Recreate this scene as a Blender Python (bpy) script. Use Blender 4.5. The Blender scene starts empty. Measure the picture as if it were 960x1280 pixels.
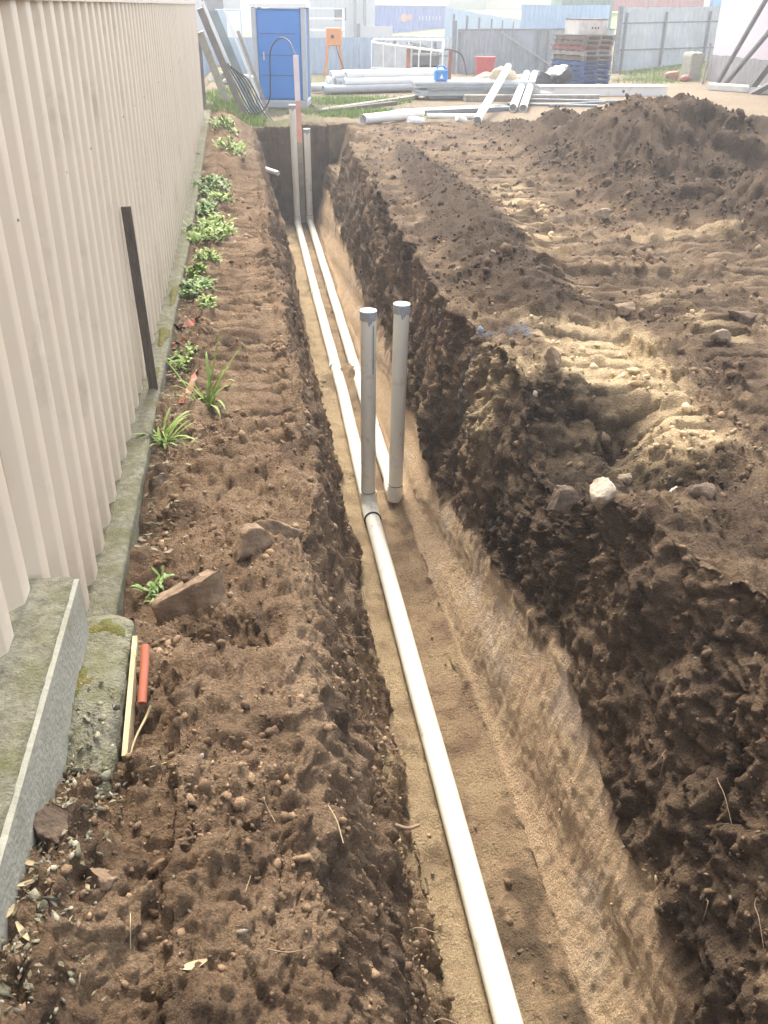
import bpy, math, random
import numpy as np
from mathutils import Vector, Matrix, Euler

S = bpy.context.scene
R = math.radians
# ------------------------------------------------------------------ camera, sky, sun, exposure
CAM_P, CAM_YAW, CAM_ROLL, CAM_H = R(29.2), R(8.35), R(0.6), 1.85
fwd = Vector((math.sin(CAM_YAW)*math.cos(CAM_P), math.cos(CAM_YAW)*math.cos(CAM_P), -math.sin(CAM_P)))
rgt = Vector((math.cos(CAM_YAW), -math.sin(CAM_YAW), 0)); upv = rgt.cross(fwd)
r2 = rgt*math.cos(CAM_ROLL)+upv*math.sin(CAM_ROLL); u2 = -rgt*math.sin(CAM_ROLL)+upv*math.cos(CAM_ROLL)
cd = bpy.data.cameras.new('camera'); cam = bpy.data.objects.new('camera', cd); S.collection.objects.link(cam)
cam.matrix_world = Matrix(((r2.x, u2.x, -fwd.x, 0), (r2.y, u2.y, -fwd.y, 0), (r2.z, u2.z, -fwd.z, CAM_H), (0, 0, 0, 1)))
cd.sensor_fit = 'VERTICAL'; cd.sensor_height = 36; cd.lens = 36*1130/1280; cd.clip_start = .05; cd.clip_end = 600
S.camera = cam

SUN_AZ, SUN_EL = R(-3), R(52)           # azimuth from +Y (along the trench) towards +X
w = bpy.data.worlds.new('World'); S.world = w; w.use_nodes = True
nt = w.node_tree; bg = nt.nodes['Background']
sky = nt.nodes.new('ShaderNodeTexSky'); sky.sky_type = 'NISHITA'; sky.sun_disc = False
sky.sun_elevation = SUN_EL; sky.sun_rotation = SUN_AZ; sky.dust_density = 4; sky.air_density = 1.0; sky.ozone_density = .6
hs = nt.nodes.new('ShaderNodeHueSaturation'); hs.inputs['Saturation'].default_value = .4; nt.links.new(sky.outputs[0], hs.inputs['Color']); nt.links.new(hs.outputs[0], bg.inputs[0]); bg.inputs[1].default_value = .15
sl = bpy.data.lights.new('sun', 'SUN'); sl.energy = 1.4; sl.angle = R(12); sl.color = (1, .93, .80)
so = bpy.data.objects.new('sun', sl); S.collection.objects.link(so)
so.rotation_euler = Vector((math.sin(SUN_AZ)*math.cos(SUN_EL), math.cos(SUN_AZ)*math.cos(SUN_EL), math.sin(SUN_EL))).to_track_quat('Z', 'Y').to_euler()
S.view_settings.view_transform = 'Standard'; S.view_settings.look = 'None'; S.view_settings.gamma = 1
S.view_settings.exposure = 1.95
S.render.engine = 'CYCLES'

# ------------------------------------------------------------------ helpers
rng = np.random.default_rng(7); random.seed(7)
_perm = rng.permutation(256).astype(np.int32); _g = rng.normal(size=(256, 3)); _g /= np.linalg.norm(_g, axis=1)[:, None]
_g = _g.astype(np.float32)
def noise(p, s=1.0, off=0.0):
    """gradient noise, about -1..1; p (...,3), s = feature size"""
    q = np.asarray(p, np.float32)/s+off
    i = np.floor(q).astype(np.int32); f = q-i
    u = f*f*f*(f*(f*6-15)+10)
    i &= 255
    r = 0
    for dx in (0, 1):
        wx = u[..., 0] if dx else 1-u[..., 0]
        px = _perm[(i[..., 0]+dx) & 255]
        for dy in (0, 1):
            wy = u[..., 1] if dy else 1-u[..., 1]
            py = _perm[(px+i[..., 1]+dy) & 255]
            for dz in (0, 1):
                wz = u[..., 2] if dz else 1-u[..., 2]
                g = _g[_perm[(py+i[..., 2]+dz) & 255]]
                r = r+wx*wy*wz*(g[..., 0]*(f[..., 0]-dx)+g[..., 1]*(f[..., 1]-dy)+g[..., 2]*(f[..., 2]-dz))
    return r*1.6
def fbm(p, s, n=3, off=0.0):
    r = 0; a = 1
    for k in range(n):
        r = r+a*noise(p, s, off+17.3*k); s /= 2.1; a *= .5
    return r
def lumps(u, v, cell, off=0, fill=.6):
    """half-buried round lumps: height in units of cell"""
    a = u/cell+off; b = v/cell+off*1.7
    ia = np.floor(a).astype(np.int64); ib = np.floor(b).astype(np.int64); h = np.zeros_like(a)
    for da in (-1, 0, 1):
        for db in (-1, 0, 1):
            ca = ia+da; cb = ib+db
            k = (ca*73856093 ^ cb*19349663) & 0x7fffffff
            k = (k*1103515245+12345) & 0x7fffffff; r1 = ((k >> 8) & 1023)/1023
            k = (k*1103515245+12345) & 0x7fffffff; q2 = ((k >> 8) & 1023)/1023
            k = (k*1103515245+12345) & 0x7fffffff; r3 = ((k >> 8) & 1023)/1023
            rad = np.where(r3 < fill, .18+.5*r3*r3/(fill*fill), 0)
            d2 = (a-ca-r1)**2+(b-cb-q2)**2
            h = np.maximum(h, np.sqrt(np.maximum(rad*rad-d2, 0)))
    return h
def facets(u, v, cell, off=0.0):
    """broken-earth relief: every cell is a small tilted plane; also returns closeness to the cracks between them"""
    a = u/cell+off; b = v/cell+off*1.37
    ia = np.floor(a).astype(np.int64); ib = np.floor(b).astype(np.int64)
    d1 = np.full(a.shape, 9.0); d2 = np.full(a.shape, 9.0); h = np.zeros_like(a)
    for da in (-1, 0, 1):
        for db in (-1, 0, 1):
            ca = ia+da; cb = ib+db
            k = (ca*73856093 ^ cb*19349663) & 0x7fffffff; rs = []
            for _ in range(5): k = (k*1103515245+12345) & 0x7fffffff; rs.append(((k >> 8) & 4095)/4095)
            ex = a-ca-rs[0]; ey = b-cb-rs[1]; d = np.sqrt(ex*ex+ey*ey); hh = (rs[2]-.5)*.9+(rs[3]-.5)*1.3*ex+(rs[4]-.5)*1.3*ey
            new = d < d1; d2 = np.where(new, d1, np.minimum(d2, d)); h = np.where(new, hh, h); d1 = np.where(new, d, d1)
    return h, np.clip(1-(d2-d1)*6, 0, 1)
def sm(a, b, x):
    t = np.clip((np.asarray(x)-a)/(b-a), 0, 1); return t*t*(3-2*t)

def ngroup(m): m.use_nodes = True; return m.node_tree.nodes, m.node_tree.links
MATS = {}
def mat(name, c, rough=.7, var=.12, scale=8, bump=0, bscale=60, metal=0, dirt=None, dirt_amt=.5, dscale=3, spec=.4, stretch=None):
    if name in MATS: return MATS[name]
    m = bpy.data.materials.new(name); N, L = ngroup(m); b = N['Principled BSDF']
    tc = N.new('ShaderNodeTexCoord'); src = tc.outputs['Object']
    if stretch:
        mp = N.new('ShaderNodeMapping'); mp.inputs['Scale'].default_value = stretch; L.new(src, mp.inputs[0]); src = mp.outputs[0]
    n = N.new('ShaderNodeTexNoise'); n.inputs['Scale'].default_value = scale; n.inputs['Detail'].default_value = 6; n.inputs['Roughness'].default_value = .65
    L.new(src, n.inputs['Vector'])
    cr = N.new('ShaderNodeValToRGB'); cr.color_ramp.elements[0].position = .3; cr.color_ramp.elements[1].position = .7
    cr.color_ramp.elements[0].color = tuple(x*(1-var) for x in c)+(1,); cr.color_ramp.elements[1].color = tuple(min(1, x*(1+var)) for x in c)+(1,)
    L.new(n.outputs[0], cr.inputs[0]); col = cr.outputs[0]
    if dirt:
        n2 = N.new('ShaderNodeTexNoise'); n2.inputs['Scale'].default_value = dscale; n2.inputs['Detail'].default_value = 8; n2.inputs['Roughness'].default_value = .7
        L.new(src, n2.inputs['Vector'])
        r2_ = N.new('ShaderNodeValToRGB'); r2_.color_ramp.elements[0].position = .62-.3*dirt_amt; r2_.color_ramp.elements[1].position = .8-.25*dirt_amt
        L.new(n2.outputs[0], r2_.inputs[0])
        mx = N.new('ShaderNodeMix'); mx.data_type = 'RGBA'; L.new(r2_.outputs[0], mx.inputs[0]); L.new(col, mx.inputs[6]); mx.inputs[7].default_value = dirt+(1,)
        col = mx.outputs[2]
    L.new(col, b.inputs['Base Color']); b.inputs['Roughness'].default_value = rough; b.inputs['Metallic'].default_value = metal
    b.inputs['Specular IOR Level'].default_value = spec
    if bump:
        n3 = N.new('ShaderNodeTexNoise'); n3.inputs['Scale'].default_value = bscale; n3.inputs['Detail'].default_value = 5; L.new(src, n3.inputs['Vector'])
        bp = N.new('ShaderNodeBump'); bp.inputs['Strength'].default_value = bump; bp.inputs['Distance'].default_value = .01
        L.new(n3.outputs[0], bp.inputs['Height']); L.new(bp.outputs[0], b.inputs['Normal'])
    MATS[name] = m; return m
def attrmat(name, rough=.95, fine=.45, bump=1.0, dist=.016, scales=(120, 420)):
    m = bpy.data.materials.new(name); N, L = ngroup(m); b = N['Principled BSDF']
    at = N.new('ShaderNodeAttribute'); at.attribute_name = 'soil'
    ge = N.new('ShaderNodeNewGeometry')
    n = N.new('ShaderNodeTexNoise'); n.inputs['Scale'].default_value = scales[0]; n.inputs['Detail'].default_value = 6; n.inputs['Roughness'].default_value = .75
    L.new(ge.outputs['Position'], n.inputs['Vector'])
    mr = N.new('ShaderNodeMapRange'); mr.inputs[1].default_value = .3; mr.inputs[2].default_value = .7; mr.inputs[3].default_value = 1-fine; mr.inputs[4].default_value = 1+fine
    L.new(n.outputs[0], mr.inputs[0])
    mx = N.new('ShaderNodeVectorMath'); mx.operation = 'SCALE'; L.new(at.outputs['Color'], mx.inputs[0]); L.new(mr.outputs[0], mx.inputs['Scale'])
    L.new(mx.outputs[0], b.inputs['Base Color']); b.inputs['Roughness'].default_value = rough; b.inputs['Specular IOR Level'].default_value = .15
    n3 = N.new('ShaderNodeTexNoise'); n3.inputs['Scale'].default_value = scales[1]; n3.inputs['Detail'].default_value = 4; n3.inputs['Roughness'].default_value = .7
    L.new(ge.outputs['Position'], n3.inputs['Vector'])
    ad = N.new('ShaderNodeMath'); ad.operation = 'MULTIPLY_ADD'; ad.inputs[1].default_value = 1.6; L.new(n.outputs[0], ad.inputs[0]); L.new(n3.outputs[0], ad.inputs[2])
    nm = N.new('ShaderNodeTexNoise'); nm.inputs['Scale'].default_value = 26; nm.inputs['Detail'].default_value = 9; nm.inputs['Roughness'].default_value = .72; L.new(ge.outputs['Position'], nm.inputs['Vector'])
    a3 = N.new('ShaderNodeMath'); a3.operation = 'MULTIPLY_ADD'; a3.inputs[1].default_value = 2.6; L.new(nm.outputs[0], a3.inputs[0]); L.new(ad.outputs[0], a3.inputs[2]); ad = a3
    for sc_, wt in ((75, -.9), (190, -.5)):
        vo = N.new('ShaderNodeTexVoronoi'); vo.inputs['Scale'].default_value = sc_; L.new(ge.outputs['Position'], vo.inputs['Vector'])
        a2 = N.new('ShaderNodeMath'); a2.operation = 'MULTIPLY_ADD'; a2.inputs[1].default_value = wt; L.new(vo.outputs['Distance'], a2.inputs[0]); L.new(ad.outputs[0], a2.inputs[2]); ad = a2
    bp = N.new('ShaderNodeBump'); bp.inputs['Strength'].default_value = bump; bp.inputs['Distance'].default_value = dist
    L.new(ad.outputs[0], bp.inputs['Height']); L.new(bp.outputs[0], b.inputs['Normal'])
    return m

def tag(o, label=None, cat=None, group=None, kind=None):
    if label: o['label'] = label
    if cat: o['category'] = cat
    if group: o['group'] = group
    if kind: o['kind'] = kind
    return o
def link(o, parent=None):
    S.collection.objects.link(o)
    if parent: o.parent = parent
    return o
def empty(name, loc, label, cat, group=None, rz=0):
    o = bpy.data.objects.new(name, None); o.location = loc; o.rotation_euler = (0, 0, rz); o.empty_display_size = .1
    link(o); return tag(o, label, cat, group)
def npmesh(name, co, faces, m, parent=None, col=None, smooth=True):
    """co (n,3), faces (k,3|4) arrays"""
    me = bpy.data.meshes.new(name); co = np.asarray(co, np.float32); faces = np.asarray(faces, np.int32); k, c = faces.shape
    me.vertices.add(len(co)); me.vertices.foreach_set('co', co.ravel())
    me.loops.add(k*c); me.loops.foreach_set('vertex_index', faces.ravel())
    me.polygons.add(k); me.polygons.foreach_set('loop_start', np.arange(0, k*c, c, dtype=np.int32)); me.polygons.foreach_set('loop_total', np.full(k, c, np.int32))
    if smooth: me.polygons.foreach_set('use_smooth', np.ones(k, bool))
    if col is not None:
        a = me.attributes.new('soil', 'FLOAT_COLOR', 'POINT'); c4 = np.ones((len(co), 4), np.float32); c4[:, :3] = col; a.data.foreach_set('color', c4.ravel())
    me.update(); me.validate()
    me.materials.append(m)
    return link(bpy.data.objects.new(name, me), parent)
class MB:
    def __init__(s): s.v = []; s.f = []; s.sm = []
    def add(s, vs, fs, smooth=False):
        o = len(s.v); s.v += [tuple(v) for v in vs]; s.f += [tuple(i+o for i in f) for f in fs]; s.sm += [smooth]*len(fs); return s
    def box(s, x0, x1, y0, y1, z0, z1, M=None, bev=0):
        if bev:
            b = bev; vs = []; 
            for z, k in ((z0, b), (z0+b, 0), (z1-b, 0), (z1, b)):
                vs += [(x0+k+ (b if not k else 0), y0+k, z), (x1-k-(b if not k else 0), y0+k, z), (x1-k, y0+k+(b if not k else 0), z), (x1-k, y1-k-(b if not k else 0), z),
                       (x1-k-(b if not k else 0), y1-k, z), (x0+k+(b if not k else 0), y1-k, z), (x0+k, y1-k-(b if not k else 0), z), (x0+k, y0+k+(b if not k else 0), z)]
            fs = [tuple(range(7, -1, -1)), tuple(range(24, 32))]
            for r in range(3):
                for i in range(8): fs.append((r*8+i, r*8+(i+1) % 8, r*8+8+(i+1) % 8, r*8+8+i))
        else:
            vs = [(x, y, z) for z in (z0, z1) for x, y in ((x0, y0), (x1, y0), (x1, y1), (x0, y1))]
            fs = [(3, 2, 1, 0), (4, 5, 6, 7), (0, 1, 5, 4), (1, 2, 6, 5), (2, 3, 7, 6), (3, 0, 4, 7)]
        if M: vs = [M @ Vector(v) for v in vs]
        return s.add(vs, fs)
    def bar(s, a, b, wd, th, up=(0, 0, 1)):
        a = Vector(a); b = Vector(b); d = (b-a).normalized(); sx = d.cross(Vector(up))
        if sx.length < 1e-4: sx = d.cross(Vector((0, 1, 0)))
        sx.normalize(); n = sx.cross(d)
        vs = [p+sx*i*wd/2+n*j*th/2 for p in (a, b) for i, j in ((-1, -1), (1, -1), (1, 1), (-1, 1))]
        return s.add(vs, [(0, 1, 2, 3), (7, 6, 5, 4), (0, 4, 5, 1), (1, 5, 6, 2), (2, 6, 7, 3), (3, 7, 4, 0)])
    def tube(s, pts, r, n=14, cap=True, hollow=0):
        pts = [Vector(p) for p in pts]; rs = r if isinstance(r, (list, tuple)) else [r]*len(pts); rings = []
        d0 = (pts[1]-pts[0]).normalized(); ref = Vector((0, 0, 1)) if abs(d0.z) < .9 else Vector((0, 1, 0)); u = d0.cross(ref).normalized()
        o = len(s.v); vs = []; fs = []
        for i, p in enumerate(pts):
            d = (pts[min(i+1, len(pts)-1)]-pts[max(i-1, 0)]).normalized(); u = (u-d*u.dot(d)).normalized(); v = d.cross(u)
            for k in range(n): vs.append(p+(u*math.cos(2*math.pi*k/n)+v*math.sin(2*math.pi*k/n))*rs[i])
        for i in range(len(pts)-1):
            for k in range(n): fs.append((i*n+k, i*n+(k+1) % n, (i+1)*n+(k+1) % n, (i+1)*n+k))
        s.add(vs, fs, True)
        if hollow:      # open pipe ends with a wall thickness and a dark bore
            for i, sg in ((0, 1), (len(pts)-1, -1)):
                d = (pts[min(i+1, len(pts)-1)]-pts[max(i-1, 0)]).normalized()*sg
                ring = vs[i*n:(i+1)*n]; c = pts[i]; inn = [c+(q-c)*(1-hollow) for q in ring]; deep = [q+d*rs[i]*3 for q in inn]
                fl = [(k, (k+1) % n, n+(k+1) % n, n+k) for k in range(n)]+[(n+k, n+(k+1) % n, 2*n+(k+1) % n, 2*n+k) for k in range(n)]+[tuple(range(2*n, 3*n))]
                s.add(ring+inn+deep, fl)
        elif cap:
            s.add(vs[:n], [tuple(range(n))[::-1]]); s.add(vs[-n:], [tuple(range(n))])
        return s
    def build(s, name, m, parent=None, label=None, cat=None, group=None, kind=None):
        me = bpy.data.meshes.new(name); me.from_pydata(s.v, [], s.f); me.polygons.foreach_set('use_smooth', s.sm); me.update()
        me.materials.append(m)
        return tag(link(bpy.data.objects.new(name, me), parent), label, cat, group, kind)
def arc(pts, n=24):
    """Catmull-Rom through points"""
    P = [Vector(p) for p in pts]; P = [P[0]*2-P[1]]+P+[P[-1]*2-P[-2]]; out = []
    for i in range(1, len(P)-2):
        for k in range(n//(len(P)-3)+1):
            t = k/(n//(len(P)-3)+1); a, b, c, d = P[i-1:i+3]
            out.append(.5*((2*b)+(c-a)*t+(2*a-5*b+4*c-d)*t*t+(3*b-a-3*c+d)*t**3))
    out.append(P[-2]); return out

# ------------------------------------------------------------------ the ground: one sheet with the trench cut into it
TZ = -1.55; Y_END = 16.85
def ridge(x, y, pts, slope, rnd=.12):
    """height of heaped earth along a crest polyline of (x, y, h)"""
    best = np.full(np.shape(x), -9.0)
    for (x0, y0, h0), (x1, y1, h1) in zip(pts, pts[1:]):
        dx, dy = x1-x0, y1-y0; t = np.clip(((x-x0)*dx+(y-y0)*dy)/(dx*dx+dy*dy), 0, 1)
        d = np.hypot(x-x0-t*dx, y-y0-t*dy); best = np.maximum(best, h0+t*(h1-h0)-(np.sqrt(d*d+rnd*rnd)-rnd)*slope)
    return .5*(best+np.sqrt(best*best+.0009))
def gau(x, y, cx, cy, rx, ry): return np.exp(-((x-cx)/rx)**2-((y-cy)/ry)**2)
def yi(y, ys, vs): return np.interp(y, ys, vs)
HEAP = [(3.8, 15.4, .12), (4.4, 13.2, .45), (4.9, 11.3, .9), (5.1, 11.05, .92), (5.45, 11.4, .68), (6.0, 11.3, .58), (6.5, 10.8, .74), (7.5, 10.6, .86), (10, 10.5, 1.0), (14, 11, .8)]
HEAP2 = [(3.5, 9.5, .12), (4.2, 8.7, .36), (5.0, 8.35, .6), (7, 7.9, .85)]
BERM = [(2.2, 13.4, .08), (2.1, 12.1, .14), (1.98, 8.4, .2), (1.82, 5.9, .17), (1.85, 5.4, .05)]
def pl_left(x, y):
    z = -.03-.05*sm(-.3, -.55, x)
    z = z+.24*sm(2.9, 2.0, y)*sm(.25, -.3, x)+.17*sm(1.95, 1.2, y)*sm(-.22, -.5, x)+.05*gau(x, y, -.05, 2.2, .2, 1.0)
    z = z+.30*sm(8, 17, y)*sm(.25, -.4, x)+.03*sm(8, 14, y)
    z = z-.07*sm(.11, .07, np.abs(x+.37+.04*(y-1.7)))*sm(2.2, 1.9, y)          # near wheel rut
    z = z-.15*gau(x, y, -.17, 2.33, .12, .1)+.07*gau(x, y, -.2, 2.72, .2, .2)+.06*gau(x, y, .02, 2.9, .15, .3)
    z = z-.05*gau(x, y, -.36, 3.15, .14, .22)
    z = z+.07*gau(x, y, .06, 1.9, .1, .9)
    z = z-.035*sm(.26, .2, np.abs(x+.1))*sm(3.9, 4.3, y)*sm(14, 11, y)           # track of the excavator
    return z
def pl_right(x, y):
    z = .10+0*x
    z = z-.30*sm(3.0, 3.7, y)*sm(4.55, 4.05, y+.25*(x-1.6)**2)*sm(2.12, 1.75, x+.1*np.sin(y*7))      # dug hollow at the edge
    z = z+.07*gau(x, y, 1.3, 4.75, .22, .35)+.10*gau(x, y, 1.75, 2.2, .45, .6)+.06*gau(x, y, 1.6, 2.85, .5, .2)
    z = z+ridge(x, y, BERM, .5, .08)
    z = z+.09*gau(x, y, 2.7, 6.55, .9, .13)+.07*gau(x, y, 2.9, 5.2, .35, .2)+.06*gau(x, y, 2.2, 7.6, .4, .12)
    z = z+ridge(x, y, HEAP, .62)+.8*ridge(x, y, HEAP2, .6)
    z = z-.07*sm(.3, .22, np.abs(x-1.98+.06*np.sin(y)))*sm(3.5, 3.9, y)*sm(5.7, 5.3, y)
    z = z-.62*sm(1.85, 1.6, x+.08*np.sin(y*5))*sm(14.2, 14.9, y)*sm(Y_END+.1, Y_END, y)
    z = z-.08*sm(15.5, 19, y)+.4*sm(11, 17, x)*sm(26, 31, y)
    return z
def grouser(y, x, pitch, ph=0.0, wd=.22):
    t = np.mod(y/pitch+ph, 1)-.5
    return np.exp(-(t/wd)**2)

def make_ground():
    # rows: dense near the camera, a little denser again at the end wall
    ys = [.55]
    while ys[-1] < 46:
        y = ys[-1]; d = 1/(1/(.0021*(y*y+3.4))+1/((.0078 if 3.4 < y < 12.5 else .014)*y))
        if 16.78 < y < 17.0: d = .005
        elif 16.45 < y < 17.1: d = .02
        elif y > 17.1: d = min(d, .12+.02*(y-17))
        ys.append(y+d)
    ys = np.array([-14, -8, -4, -2, -1, -.4, 0, .25, .4]+ys+list(np.geomspace(48, 170, 14)))
    nC = dict(A=10, B=200, C=70, D=95, E=65, F=105, G=285, H=22)
    Y = ys[:, None]; ny = len(ys); print('GROUND', ny, sum(nC.values()), 2*ny*sum(nC.values()))
    T = {k: np.linspace(0, 1, n, endpoint=False)[None, :] for k, n in nC.items()}; T['H'] = np.linspace(0, 1, nC['H'])[None, :]
    yN = np.stack([0*ys, ys, 0*ys], 1)
    xL = yi(ys, [.5, 1.5, 3, 4, 6, 8, 12, 15, 16], [.10, .12, .17, .22, .24, .18, .16, .14, .10])+.05*fbm(yN, 1.1, 3)+.02*noise(yN, .17)
    xF = .575+.015*noise(yN, .7, 3)                       # floor left
    xW = yi(ys, [.5, 3.3, 5.9, 8, 12, 15], [1.11, 1.09, 1.04, 1.07, 1.11, 1.15])+.02*noise(yN, .8, 5)
    o = yi(ys, [.5, 1.5, 2.3, 2.7, 3.0, 3.3, 3.8, 4.2, 4.6, 5.1, 6.5, 8, 12, 14, 15, 17], [.5, .42, .33, .2, .13, .13, .16, .13, .16, .16, .10, .12, .2, .22, .12, .12])+.05*fbm(yN, .6, 3, 9)
    zb = yi(ys, [.5, 1.5, 1.77, 2.3, 3.05, 3.7, 4.56, 5.8, 6.7, 7.8, 10.3, 12.6, 14.2, 15], [-1.0, -.99, -.90, -.84, -.68, -.77, -.94, -1.18, -1.1, -.92, -1.08, -1.05, -1.0, -.9])
    xR = xW+.165+np.maximum(o-.02, .06)
    c = lambda a: a[:, None]
    X = []; Z = []; seg = []
    x = -.74-(1-T['A'])**2.2*60+0*Y; X.append(x); Z.append(-.06+0*x); seg.append('A')
    x = -.74+T['B']*(c(xL)+.74); X.append(x); Z.append(pl_left(x, Y)); seg.append('B')
    t = T['C']; zl = pl_left(c(xL), Y); bow = yi(ys, [1, 2.5, 4], [.10, .07, .03])
    x = c(xL)+(c(xF)-c(xL))*t**.85-c(bow)*np.sin(np.pi*t)*.4; X.append(x); Z.append(zl+(TZ-zl)*t**1.08); seg.append('C')
    x = c(xF)+T['D']*(c(xW)-c(xF)); X.append(x); Z.append(TZ+.07*np.exp(-(c(xW)-x)/.055)+.04*np.exp(-(x-c(xF))/.04)); seg.append('D')
    t = T['E']; z0 = TZ+.07; x = c(xW)+.165*t**.8+.010*np.sin(t*9+Y*2); X.append(x); Z.append(z0+(c(zb)-z0)*t**1.15); seg.append('E')
    t = T['F']; zr = pl_right(c(xR), Y); zs = np.minimum(c(zb), zr-.05); x = c(xW)+.165+(c(xR)-c(xW)-.165)*t**1.25; X.append(x); Z.append(zs+(zr-zs)*t**.85); seg.append('F')
    We = np.maximum(.62*ys, .4)+1.0; x = c(xR)+T['G']**1.15*c(np.maximum(We-xR+.6, .8)); X.append(x); Z.append(pl_right(x, Y)); seg.append('G')
    xg = xR+np.maximum(We-xR+.6, .8); x = c(xg)+T['H']**2.2*90; X.append(x); Z.append(pl_right(x, Y)); seg.append('H')
    cs = np.concatenate([np.full(nC[k], 'ABCDEFGH'.index(k)) for k in seg])
    X = np.concatenate(X, 1); Z = np.concatenate(Z, 1); nx = X.shape[1]; YY = np.broadcast_to(Y, X.shape).copy()
    # the end of the trench: everything below the surface comes up to it
    e = (1-sm(Y_END-.05, Y_END+.12, ys))[:, None]
    inside = ((cs >= 2) & (cs <= 5))[None, :]
    top = .02+.03*sm(.3, 1.4, X)
    Z = np.where(inside, top+(Z-top)*e, Z)
    P = np.stack([X, YY, Z], -1).astype(np.float32)
    # surface coordinates and normals
    du = np.gradient(P, axis=1); dv = np.gradient(P, axis=0)
    Nn = np.cross(du, dv); Nn /= np.linalg.norm(Nn, axis=-1)[..., None]+1e-9
    U = np.cumsum(np.hypot(np.diff(X, axis=1, prepend=X[:, :1]), np.diff(Z, axis=1, prepend=Z[:, :1])), axis=1); U -= U[:, [nC['A']]]
    plate = ((cs == 1) | (cs >= 6))[None, :]+0*X; floor = (cs == 3)[None, :]+0*X; wallE = (cs == 4)[None, :]+0*X; wallF = (cs == 5)[None, :]+0*X; wallC = (cs == 2)[None, :]+0*X
    for a in (floor, wallE, wallF, wallC, plate):      # soften the change between zones
        for _ in range(3): a[:, 1:-1] = (a[:, :-2]+a[:, 1:-1]*2+a[:, 2:])/4
    tracks = 1-.3*(((cs == 1)[None, :])*sm(.29, .24, np.abs(X+.1))*sm(3.7, 4.2, YY)*sm(15, 12, YY))
    rough = plate*tracks+wallC*.9+wallF*.9+floor*.5+wallE*.16
    yard = sm(17.3, 19.5, YY)*plate; rough *= 1-.8*yard
    rough *= sm(.5, 1, YY)*.6+.4
    G = (cs >= 6)[None, :]; cx = 1.97+.05*np.sin(YY*.8)
    m1 = G*sm(.31, .25, np.abs(X-cx))*sm(3.6, 4, YY)*sm(5.6, 5.3, YY)
    m2 = G*sm(.3, .24, np.abs(X-2.85-.05*YY+.2))*sm(3.0, 3.5, YY)*sm(6.3, 5.8, YY)
    m3 = G*sm(.34, .28, np.abs(X-2.62-.14*(YY-8.5)))*sm(6.9, 7.3, YY)*sm(11.5, 10.5, YY)
    m4 = G*sm(.3, .26, np.abs(X-3.75-.1*(YY-6)))*sm(5.4, 5.8, YY)*sm(8.2, 7.8, YY)
    m6 = G*sm(.3, .26, np.abs(X-2.3-.12*(YY-6)))*sm(5.6, 5.9, YY)*sm(8.0, 7.6, YY)
    calm = 1-.68*np.clip(m1+m2+m3+m4+m6, 0, 1); rough *= calm; tracks = tracks*calm
    endm = ((cs >= 2) & (cs <= 5))[None, :]*sm(16.55, 16.7, YY); rough = np.maximum(rough, endm)
    n1 = fbm(P, .62, 2); n2 = noise(P, .21, 4.4); n3 = noise(P, .085, 8.1); n4 = noise(P, .036, 2.7); n5 = noise(P, .016, 6.6)
    D = rough*((.060-.026*(cs >= 6)[None, :])*n1+.020*n2+.010*n3+.0055*n4+.0035*n5)
    crk = lambda s_, o_: 1-np.minimum(np.abs(noise(P, s_, o_))*3.2, 1)          # sharp creases between crumbs
    D -= rough*(.020*crk(.17, 12)+.011*crk(.075, 13)*sm(14, 6, YY)+.006*crk(.033, 15)*sm(7, 3, YY))
    D += rough*.010*np.maximum(n4, 0)**.6*sm(8, 4, YY)
    # lumps and clods pressed into the loose soil
    near = sm(9, 4, YY); mid = sm(20, 9, YY)
    patch = sm(-.25, .35, noise(P, .33, 21))
    loose = (plate+wallF*.8+wallC*.5)*(1-yard)
    D += loose*near*(patch*.036*lumps(U+.01*n3, YY+.01*n2, .045, 3, .45)+(.3+.7*patch)*.017*lumps(U, YY+.004*n4, .021, 9, .75))
    D += loose*mid*sm(-.1, .5, noise(P, .5, 31))*.10*lumps(U, YY, .12, 5, .4)
    uw = U+.03*n2+.012*n3; vw = YY+.03*noise(P, .21, 91)+.012*noise(P, .085, 92)
    frac = endm+(1-endm)*(plate*tracks**2*(1-.28*(cs == 1)[None, :])+wallF*1.4+wallC*.7+floor*.32+wallE*.12)*(1-.85*yard)
    pf = .35+.65*sm(-.3, .3, noise(P, .6, 93))
    for cell, amp, lim in ((.30, .075, 40), (.13, .040, 22), (.058, .020, 10), (.026, .0085, 5.5), (.012, .0045, 3.6)):
        h_, c_ = facets(uw, vw, cell, cell*77); D += frac*pf*amp*(h_*.75-.35*c_*c_)*sm(lim, lim*.5, YY)*(1 if cell < .2 else .6)
    hp = ridge(X, YY, HEAP, .62)+ridge(X, YY, HEAP2, .6); hm_ = (cs >= 6)[None, :]*sm(.05, .3, hp)
    h_, c_ = facets(uw*1.0, vw, .42, 5.5); D += hm_*(.07*h_-.03*c_)
    h_, c_ = facets(uw, vw, .17, 8.5); D += hm_*(.045*h_-.02*c_)
    D += hm_*(.13*noise(P, .8, 97)+.06*noise(P*np.array([1, .45, 1], np.float32), .3, 98))
    # drag marks of the bucket on the cut faces: streaks running down the wall
    Q = P.copy(); Q[..., 0] *= .25; Q[..., 2] *= .12
    st = noise(Q, .055, 2)*.6+noise(Q, .14, 7)*.7+noise(Q, .02, 19)*.5
    D += wallE*(.007*st+.008*np.abs(noise(P, .07, 23)))+wallF*.022*st+wallC*.026*st
    Q2 = P.copy(); Q2[..., 2] *= .35; Q2[..., 1] += .9*Q2[..., 2]
    D += wallF*.028*noise(Q2, .17, 14)
    # grouser prints
    wob = .25*noise(P, .9, 40)
    brk = sm(-.35, .15, noise(P, .34, 50))
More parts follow.
